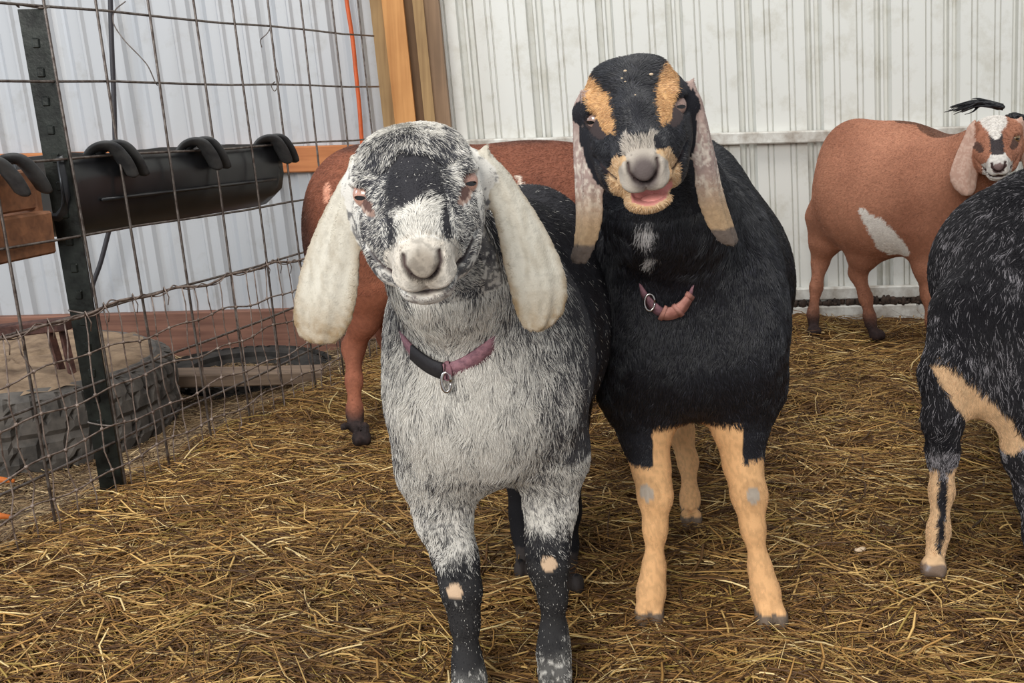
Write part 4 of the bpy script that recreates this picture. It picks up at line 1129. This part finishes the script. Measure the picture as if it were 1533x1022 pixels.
        u = np.where(isL, uL / EL.L, uR / ER.L); sp = np.clip((fbm(p * [1, 1, .6], 290, 44) - .48) * 8, 0, 1) * sstep(u, .15, .3) * (1 - sstep(u, .60, .8))
        ec = mixc(full((168, 146, 138), N_), full((222, 210, 196), N_), sp * .8); ec = mixc(ec, full((176, 148, 116), N_), sstep(u, .45, .8)); ec = mixc(ec, full((106, 94, 86), N_), sstep(u + nz * .03, .865, .88)); ec = ec * (.85 + .3 * noise(p, 500, 3))[:, None]
        A = np.where(ear[:, None], ec * .85, A); Bc = np.where(ear[:, None], ec, Bc); pr_ = np.where(ear, .6, pr_); ln = np.where(ear, .0028, ln)
        hf = p[:, 2] < .026; ln = np.where(p[:, 2] < .034, 0, ln); A = np.where(hf[:, None], full((96, 84, 74), N_), A); Bc = np.where(hf[:, None], full((120, 104, 90), N_), Bc)
        return A, Bc, np.clip(pr_, 0, 1), ln
    def flow(p, n):
        h = H.local(p); x, y, z = h[:, 0], h[:, 1], h[:, 2]; o1 = np.ones(len(p))
        body = np.column_stack([(p[:, 0] - .28) * 2.0, .9 * sstep(p[:, 1], 1.55, 1.85), -o1])
        hd = (y > -.075) & (p[:, 1] < 1.5) & (z > -.13) & (abs(x) < .09)
        l = np.column_stack([np.sign(x) * .9 * sstep(abs(x), .01, .04), -.55 * o1, -.6 * o1])
        nose = (z < .0) & (abs(x) < .032) & (z > -.06)
        l = np.where(nose[:, None], np.column_stack([x * 25, -o1 * .8, o1 * .9]), l)
        l = np.where((z > .03)[:, None], np.column_stack([x * 10, -o1 * .4, -o1 * .3]), l)
        return np.where(hd[:, None], l @ H.A.T, body)
    d1 = lambda c_: np.where((c_[:, 1] < 1.5) & (c_[:, 2] > .62), 3.0, np.where(c_[:, 1] > 2.0, .4, 1.0))
    root, V, Q, N = build_goat('goat', (.30, 1.85, 0), B, xs, ys, zs, coat, flow, [dict(count=NH(300000), seed=13, rad=.00038, mat=M['fur_gloss'], dens=d1)],
        'black goat with tan legs and tan brow patches, mouth open, beside the grey goat')
    eyes(H, root, (170, 140, 128))
    arc = surface_arc(B, [(955, 425), (962, 438), (975, 455), (990, 467), (1006, 468), (1022, 457), (1034, 440), (1040, 426)], 1.30, 1.75, .010)
    b = MB(); flat_band(b, arc, .0075, .003); b.build('collar', M['pinkstrap'], root)
    n = len(arc); tw = unit(CC - arc.mean(0)) * .004
    b = MB(); flat_band(b, arc[int(n * .42):int(n * .82)] + tw, .0105, .004); b.build('leather_patch', M['leather'], root)
    for k in (.44, .62, .80):
        b = MB(); flat_band(b, arc[int(n * k):int(n * k) + 3] + tw * 1.7, .0125, .004); b.build('keeper', M['leather'], root)
    e_ = arc[int(n * .26)] + tw * 1.5
    b = MB(); b.tube([e_ + .012 * np.array([math.cos(a) * .6, 0, math.sin(a)]) for a in np.linspace(0, 2 * math.pi, 18)], .0018, 6); b.build('ring', M['steel'], root)
    for (fx_, fy_, fr) in ((936, 106, .0024), (931, 117, .0016), (936, 122, .0016), (975, 111, .0030), (951, 142, .0012)):
        for Y in np.arange(1.28, 1.6, .003):
            if _fld(B, P(fx_, fy_, Y)) < 0: break
        q = P(fx_, fy_, Y - .009); b = MB(); b.sphere(q, (fr * .9, fr * .4, fr * .5), 8, 6); o = b.build('chaff_speck', M['chaff'])
        tag(o, 'tiny pale speck of chaff caught on the crown of the black and tan goat', 'speck', 'chaff specks on the black goat')
    b = MB(); dd = P(982, 272, 1.0)  # tongue / lower gum inside the mouth
    b.sphere(H.w((.006, .104, -.0800)), (.016, .013, .0045), 16, 8, H.A); o = b.build('tongue', plain('pink tongue', (214, 142, 132), .35, 0, var=.08), root)
    return H

# ============ the frosted black goat at the right edge, seen from behind
def frosted_goat():
    B = Body(); c = B.ell
    c((.905, 1.93, .45), (.138, .19, .150), .06); c((.95, 1.98, .49), (.10, .18, .11), .06); c((1.10, 2.12, .44), (.19, .30, .19), .07)
    c((.835, 1.83, .40), (.068, .10, .12), .06); c((.97, 1.80, .41), (.09, .11, .14), .06)
    c((1.38, 2.36, .47), (.16, .2, .18), .07); B.cone((1.45, 2.42, .52), (1.62, 2.52, .70), .11, .07, .05); c((1.68, 2.56, .74), (.08, .09, .07), .04)
    B.chain([lp(1458, 480, 1.80, .082), lp(1424, 560, 1.76, .052), lp(1412, 625, 1.74, .035), lp(1411, 680, 1.735, .0275), lp(1410, 735, 1.72, .0205), lp(1405, 795, 1.70, .0185), lp(1400, 830, 1.685, .0215)], .024, .06)
    hoof(B, 1396, 862, 1.665, .021, (-.3, -1))
    B.chain([lp(1540, 520, 1.76, .085), lp(1532, 600, 1.72, .058), lp(1536, 680, 1.70, .042), lp(1547, 740, 1.69, .031), lp(1552, 800, 1.66, .022), lp(1560, 900, 1.60, .021)], .024, .06)
    hoof(B, 1560, 925, 1.58, .021)
    for x_ in (1.34, 1.48): B.chain([((x_, 2.32, .36), .05), ((x_, 2.30, .2), .027), ((x_, 2.28, .03), .02)], .02, .05); B.ell((x_, 2.27, .012), (.02, .026, .018), .01)
    c((.865, 1.78, .335), (.05, .09, .045), .05)
    c(P(1452, 590, 1.80), (.05, .06, .035), .04)
    xs = axis(.58, 1.86, .007); ys = axis(1.46, 2.75, .008); zs = axis(-.01, .86, .007)
    def coat(p, n):
        N_ = len(p); A = full((24, 22, 27), N_); Bc = full((150, 146, 150), N_)
        nz = fbm(p, 40, 52) - .5
        pr_ = .035 + .16 * np.clip(fbm(p, 9, 53) * 2.2 - .85, 0, 1); ln = np.where(p[:, 2] > .2, .016, .007)
        pr_ = pr_ + .34 * sstep(noise(p, 42, 55) * .6 + noise(p, 90, 56) * .4, .66, .76)
        tan = full((214, 178, 138), N_)
        x1, z1 = P(1405, 545, 1.72)[[0, 2]]; x2, z2 = P(1508, 660, 1.72)[[0, 2]]
        t = np.clip(((p[:, 0] - x1) * (x2 - x1) + (p[:, 2] - z1) * (z2 - z1)) / ((x2 - x1) ** 2 + (z2 - z1) ** 2), 0, 1)
        d = np.hypot(p[:, 0] - x1 - t * (x2 - x1), p[:, 2] - z1 - t * (z2 - z1)); w_ = .006 + .020 * np.sin(np.clip(t, 0, 1) ** .8 * 2.6)
        inner = (d + nz * .008 < w_) & (p[:, 1] < 1.95) & (p[:, 2] > .20) & (t > 0) & (t < 1)
        low = (p[:, 2] < .20) & (p[:, 0] < .80); cx = np.interp(p[:, 2], [0, .1, .2], [P(1400, 850, 1.68)[0], P(1408, 760, 1.71)[0], P(1411, 690, 1.73)[0]])
        stripe = (np.abs(p[:, 0] - cx + .002 + nz * .006) < np.interp(p[:, 2], [0, .03, .05, .16, .2], [0, 0, .006, .008, .03]))
        tl = low & ~stripe & (p[:, 2] > .026) & (p[:, 2] < .165 + nz * .06)
        A = np.where((inner | tl)[:, None], tan * .75, A); Bc = np.where((inner | tl)[:, None], tan * 1.05, Bc); pr_ = np.where(inner | tl, .6, pr_)
        mid = low & (p[:, 2] > .15) & ~tl; pr_ = np.where(mid, .5, pr_)
        ln = np.where(inner | tl, .006, ln); ln = np.where(p[:, 2] < .034, 0, ln); hf = p[:, 2] < .026
        A = np.where(hf[:, None], full((120, 100, 84), N_), A)
        return A, Bc, pr_, ln
    def flow(p, n): return np.column_stack([-.45 + 0 * p[:, 0] + (fbm(p, 5, 61) - .5) * 2.2, -.5 * np.ones(len(p)), -1.0 * np.ones(len(p))])
    root, V, Q, N = build_goat('goat', (1.0, 1.95, 0), B, xs, ys, zs, coat, flow, [dict(count=NH(200000), seed=23, rad=.0004, mat=M['fur'], dens=lambda c_: np.where(c_[:, 0] < 1.06, 1.0, .12))],
        'frosted black goat cut off by the right edge, seen from behind with tan inner legs')

# ============ the red brown goat by the wall, looking at the camera
def brown_goat():
    B = Body(); H = Head(1490, 208, 2.96, down=12, roll=6, yaw=4, scale=.98); c = B.ell
    h = unit(np.array([.86, -.5, 0])); A_ = np.column_stack([h, [-h[1], h[0], 0], [0, 0, 1]])
    c(P(1318, 292, 3.33), (.20, .145, .190), .05, A_); c(P(1282, 262, 3.40), (.105, .11, .145), .05, A_); c(P(1282, 234, 3.42), (.10, .09, .11), .05, A_); c(P(1345, 240, 3.32), (.15, .08, .115), .05, A_)
    c(P(1395, 300, 3.22), (.14, .13, .17), .06, A_); c(P(1380, 250, 3.24), (.13, .08, .08), .06, A_); c(P(1264, 300, 3.44), (.070, .09, .14), .05, A_)
    n0 = P(1415, 275, 3.18); B.cone(n0, H.w((0, -.07, -.03)), .105, .062, .06); B.cone(P(1430, 262, 3.16), H.w((0, -.06, -.05)), .09, .06, .05)
    B.chain([lp(1240, 330, 3.48, .085), lp(1234, 362, 3.48, .052), lp(1228, 392, 3.50, .031), lp(1222, 430, 3.46, .0215), lp(1217, 470, 3.44, .019), lp(1218, 486, 3.43, .022)], .025, .06); hoof(B, 1217, 502, 3.41, .021, (.5, -1))
    B.chain([lp(1310, 350, 3.36, .075), lp(1292, 385, 3.36, .045), lp(1284, 408, 3.39, .031), lp(1296, 445, 3.36, .0215), lp(1302, 475, 3.34, .019), lp(1305, 490, 3.33, .022)], .025, .06); hoof(B, 1311, 508, 3.32, .022, (.6, -1))
    B.chain([lp(1392, 350, 3.18, .075), lp(1390, 400, 3.17, .045), lp(1393, 440, 3.16, .030), lp(1396, 480, 3.14, .02), lp(1398, 520, 3.12, .021)], .025, .06); hoof(B, 1399, 535, 3.1, .021)
    B.chain([lp(1440, 360, 3.24, .06), lp(1448, 440, 3.24, .03), lp(1450, 500, 3.22, .021)], .025, .06); hoof(B, 1450, 512, 3.2, .021)
    add_head(B, H)
    EL = Ear(2.96, [(1452, 1464, 186), (1444, 1468, 200), (1434, 1468, 222), (1426, 1467, 242), (1421, 1465, 260), (1422, 1463, 272), (1429, 1461, 284), (1440, 1455, 293)], turn=-.3, thick=.010, bulge=.012)
    ER = Ear(2.96, [(1518, 1530, 182), (1522, 1540, 198), (1526, 1550, 220), (1530, 1560, 242), (1533, 1566, 262), (1542, 1563, 280), (1552, 1560, 290)], turn=.3, thick=.010, bulge=.012)
    EL.add(B); ER.add(B); B.cone(H.w((-.050, -.02, .018)), EL.o + EL.U * .015, .020, .012, .014); B.cone(H.w((.050, -.02, .018)), ER.o + ER.U * .015, .020, .012, .014)
    xs = axis(.85, 1.64, .0075, [(1.17, 1.64, .004)]); ys = axis(2.74, 3.68, .008, [(2.74, 3.04, .004)]); zs = axis(-.02, .78, .0075, [(.42, .78, .004)])
    def coat(p, n):
        N_ = len(p); hh = H.local(p); x, y, z = hh[:, 0], hh[:, 1], hh[:, 2]; nz = fbm(p, 30, 62) - .5
        br = mixc(full((146, 96, 74), N_), full((178, 124, 98), N_), np.clip(fbm(p, 8, 64) * 1.5 - .3, 0, 1)); A = br * .8; Bc = br * 1.08; pr_ = np.full(N_, .5); ln = np.full(N_, .006)
        low = sstep(-p[:, 2] + nz * .04, -.12, -.03); A = mixc(A, full((44, 34, 34), N_), low); Bc = mixc(Bc, full((60, 46, 44), N_), low)
        a = P(1293, 318, 3.2)[[0, 2]]; b_ = P(1345, 378, 3.2)[[0, 2]]; t = np.clip(((p[:, 0] - a[0]) * (b_ - a)[0] + (p[:, 2] - a[1]) * (b_ - a)[1]) / ((b_ - a) @ (b_ - a)), 0, 1)
        d = np.hypot(p[:, 0] - a[0] - t * (b_ - a)[0], p[:, 2] - a[1] - t * (b_ - a)[1]); wt = (d + nz * .02 < .008 + .020 * np.sin(t * 2.6)) & (n[:, 1] < .1) & (p[:, 1] > 3.0)
        A = np.where(wt[:, None], full((206, 198, 190), N_), A); Bc = np.where(wt[:, None], full((226, 220, 212), N_), Bc)
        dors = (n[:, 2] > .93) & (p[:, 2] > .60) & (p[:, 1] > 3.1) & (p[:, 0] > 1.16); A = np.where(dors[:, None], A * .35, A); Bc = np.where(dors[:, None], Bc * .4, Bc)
        de = np.minimum(EL.dp(p), ER.dp(p)); ear = (de < .003) & ~((abs(x) < .05) & (y > -.01)); head = (y > -.08) & (p[:, 1] < 3.12) & (z > -.145) & (abs(x) < .085) & ~ear
        top = head & (z > .022) & (abs(x + nz * .01) < np.interp(z, [.022, .045], [.004, .034]))
        blk = head & (abs(x) < .016) & (z <= .030) & (z > -.015) & ~top; wh = head & (z <= -.006) & (abs(x) < .013 + .6 * np.clip(-z, 0, .04) + nz * .01) & (y > .05)
        A = np.where(blk[:, None], full((50, 44, 46), N_), A); Bc = np.where(blk[:, None], full((62, 54, 54), N_), Bc)
        A = np.where((top | wh)[:, None], full((190, 184, 178), N_), A); Bc = np.where((top | wh)[:, None], full((220, 214, 206), N_), Bc)
        ns = head & (ellmask(x, z, 0, -.040, .016, .015, .2) > .5) & (y > .11); A[ns] = lin((110, 90, 88)); Bc[ns] = lin((124, 104, 100))
        eye = head & (np.hypot((abs(x) - .046) / .015, (z) / .011) < 1); A[eye] = lin((70, 48, 42)); Bc[eye] = lin((90, 66, 56))
        gl = np.minimum(seg_d(x, z, MOUTH), np.minimum(seg_d(x, z, NOSTRIL[0]), seg_d(x, z, NOSTRIL[1]))); g = head & (gl < .0035) & (y > .09); A[g] = lin((70, 52, 50)); Bc[g] = lin((70, 52, 50))  # shade of the mouth and nostril grooves painted in
        A = np.where(ear[:, None], full((176, 140, 124), N_), A); Bc = np.where(ear[:, None], full((198, 168, 152), N_), Bc)
        ln = np.where(ear | (y > .12) & head | eye, .0015, ln); ln = np.where(p[:, 2] < .04, 0, ln)
        return A, Bc, pr_, ln
    def flow(p, n): return np.column_stack([-.7 * np.ones(len(p)), .4 * np.ones(len(p)), -.6 * np.ones(len(p))])
    root, V, Q, N = build_goat('goat', (1.15, 3.3, 0), B, xs, ys, zs, coat, flow, [dict(count=NH(90000), seed=33, rad=.0006, mat=M['fur'], K=3)],
        'red brown goat with white belly patch and white forehead standing by the wall')
    eyes(H, root, (150, 120, 80))
    for q, pts in ((-1, [(1497, 160), (1480, 156), (1462, 154), (1445, 158), (1424, 164)]), (1, [(1512, 176), (1522, 175), (1535, 180), (1550, 186), (1565, 190)])):
        b = MB(); r2 = np.random.default_rng(4)
        for i in range(130):
            o_ = r2.normal(0, 1, 2) * [5, 3]; e_ = r2.normal(0, 1, 2) * [6, 4]; k = len(pts)
            line = cr([P(x + o_[0] * (.3 + t) + e_[0] * t * t, y + o_[1] * (.4 + .6 * t) + 5 * (t > .5) * r2.random(), 3.07) + np.array([0, r2.normal(0, .008), 0]) for t, (x, y) in zip(np.linspace(0, 1, k), pts)], 3)
            line = line[: max(5, int(len(line) * (.6 + .4 * r2.random())))]
            b.tube(line, np.linspace(.0045, .0009, len(line)), 4)
        o = b.build('hair_tuft', M['tuft'], root); o['label'] = 'long black wisp of hair sticking out sideways'; o['kind'] = 'stuff'

M['tuft'] = plain('black hair', (30, 30, 34), .5, 0, var=.2, scale=200)

# ============ the red brown goat behind the grey goat
def rear_goat():
    B = Body(); c = B.ell
    c((-.04, 2.70, .475), (.40, .16, .185), .06); c((-.355, 2.60, .505), (.130, .15, .165), .06); c((-.22, 2.64, .58), (.18, .10, .10), .06); c((.10, 2.74, .575), (.2, .09, .085), .06)
    c((-.37, 2.53, .43), (.10, .10, .16), .05); c((.30, 2.74, .48), (.14, .14, .16), .06)
    B.cone((.33, 2.75, .50), (.42, 2.85, .50), .10, .07, .05); c((.44, 2.86, .49), (.06, .06, .055), .04); B.cone((.45, 2.87, .48), (.50, 2.91, .40), .048, .030, .03)
    B.chain([lp(548, 350, 2.53, .095), lp(556, 425, 2.50, .066), lp(545, 480, 2.50, .042), lp(529, 520, 2.53, .031), lp(530, 570, 2.47, .0215), lp(531, 615, 2.44, .0205), lp(533, 638, 2.42, .025)], .025, .06); hoof(B, 541, 664, 2.39, .022, (.3, -1))
    for dx in (-.028, .022): B.ell(P(533, 638, 2.40) + [dx, .0, 0], .011, .008)
    B.chain([lp(590, 420, 2.60, .08), lp(585, 500, 2.60, .04), lp(590, 560, 2.62, .022), lp(600, 620, 2.56, .022)], .025, .06); hoof(B, 602, 634, 2.54, .022)
    for X_ in (.22, .32): B.chain([((X_, 2.74, .40), .06), ((X_ - .01, 2.74, .22), .03), ((X_ - .02, 2.73, .03), .021)], .025, .06); B.ell((X_ - .02, 2.72, .012), (.02, .026, .018), .01)
    xs = axis(-.56, .76, .0075); ys = axis(2.34, 3.0, .0075); zs = axis(-.02, .76, .0075)
    def coat(p, n):
        N_ = len(p); nz = fbm(p, 25, 72) - .5
        br = mixc(full((126, 76, 58), N_), full((156, 98, 74), N_), np.clip(fbm(p, 7, 74) * 1.5 - .3, 0, 1)); A = br * .8; Bc = br * 1.08
        leg = (p[:, 2] < .38)[:, None]; A = np.where(leg, A * 1.25, A); Bc = np.where(leg, Bc * 1.25, Bc)
        dk = np.maximum(sstep(-p[:, 2] + nz * .03, -.10, -.06), .75 * ellmask(p[:, 0], p[:, 2] + nz * .05, -.49, .47, .05, .12, .5)); dk = np.maximum(dk, .6 * sstep(p[:, 2] + nz * .02, .655, .675))
        A = mixc(A, full((34, 28, 28), N_), dk); Bc = mixc(Bc, full((56, 44, 42), N_), dk)
        bare = np.linalg.norm((p - P(488, 290, 2.45))[:, [0, 2]] * [1 / .009, 1 / .022], axis=1) < 1; A[bare] = lin((216, 158, 132)); Bc[bare] = lin((216, 158, 132))
        s1 = (abs(p[:, 0] - P(776, 275, 2.6)[0] - (p[:, 2] - .6) * -.3) < .006) & (abs(p[:, 2] - P(776, 275, 2.6)[2]) < .022); A[s1] = lin((220, 205, 190)); Bc[s1] = lin((220, 205, 190))
        ln = np.where(p[:, 2] < .04, 0, np.where(p[:, 2] < .35, .004, .007))
        return A, Bc, np.full(N_, .5), ln
    def flow(p, n): return np.column_stack([-1.0 * np.ones(len(p)), 0 * p[:, 0], -.8 * np.ones(len(p))])
    build_goat('goat', (-.1, 2.65, 0), B, xs, ys, zs, coat, flow, [dict(count=NH(80000), seed=43, rad=.0006, mat=M['fur'], K=3, dens=lambda c_: (c_[:, 0] < .25) * 1.0)],
        'dark red brown goat standing side on behind the grey goat, head hidden')
grey_goat(); black_goat(); frosted_goat(); brown_goat(); rear_goat()
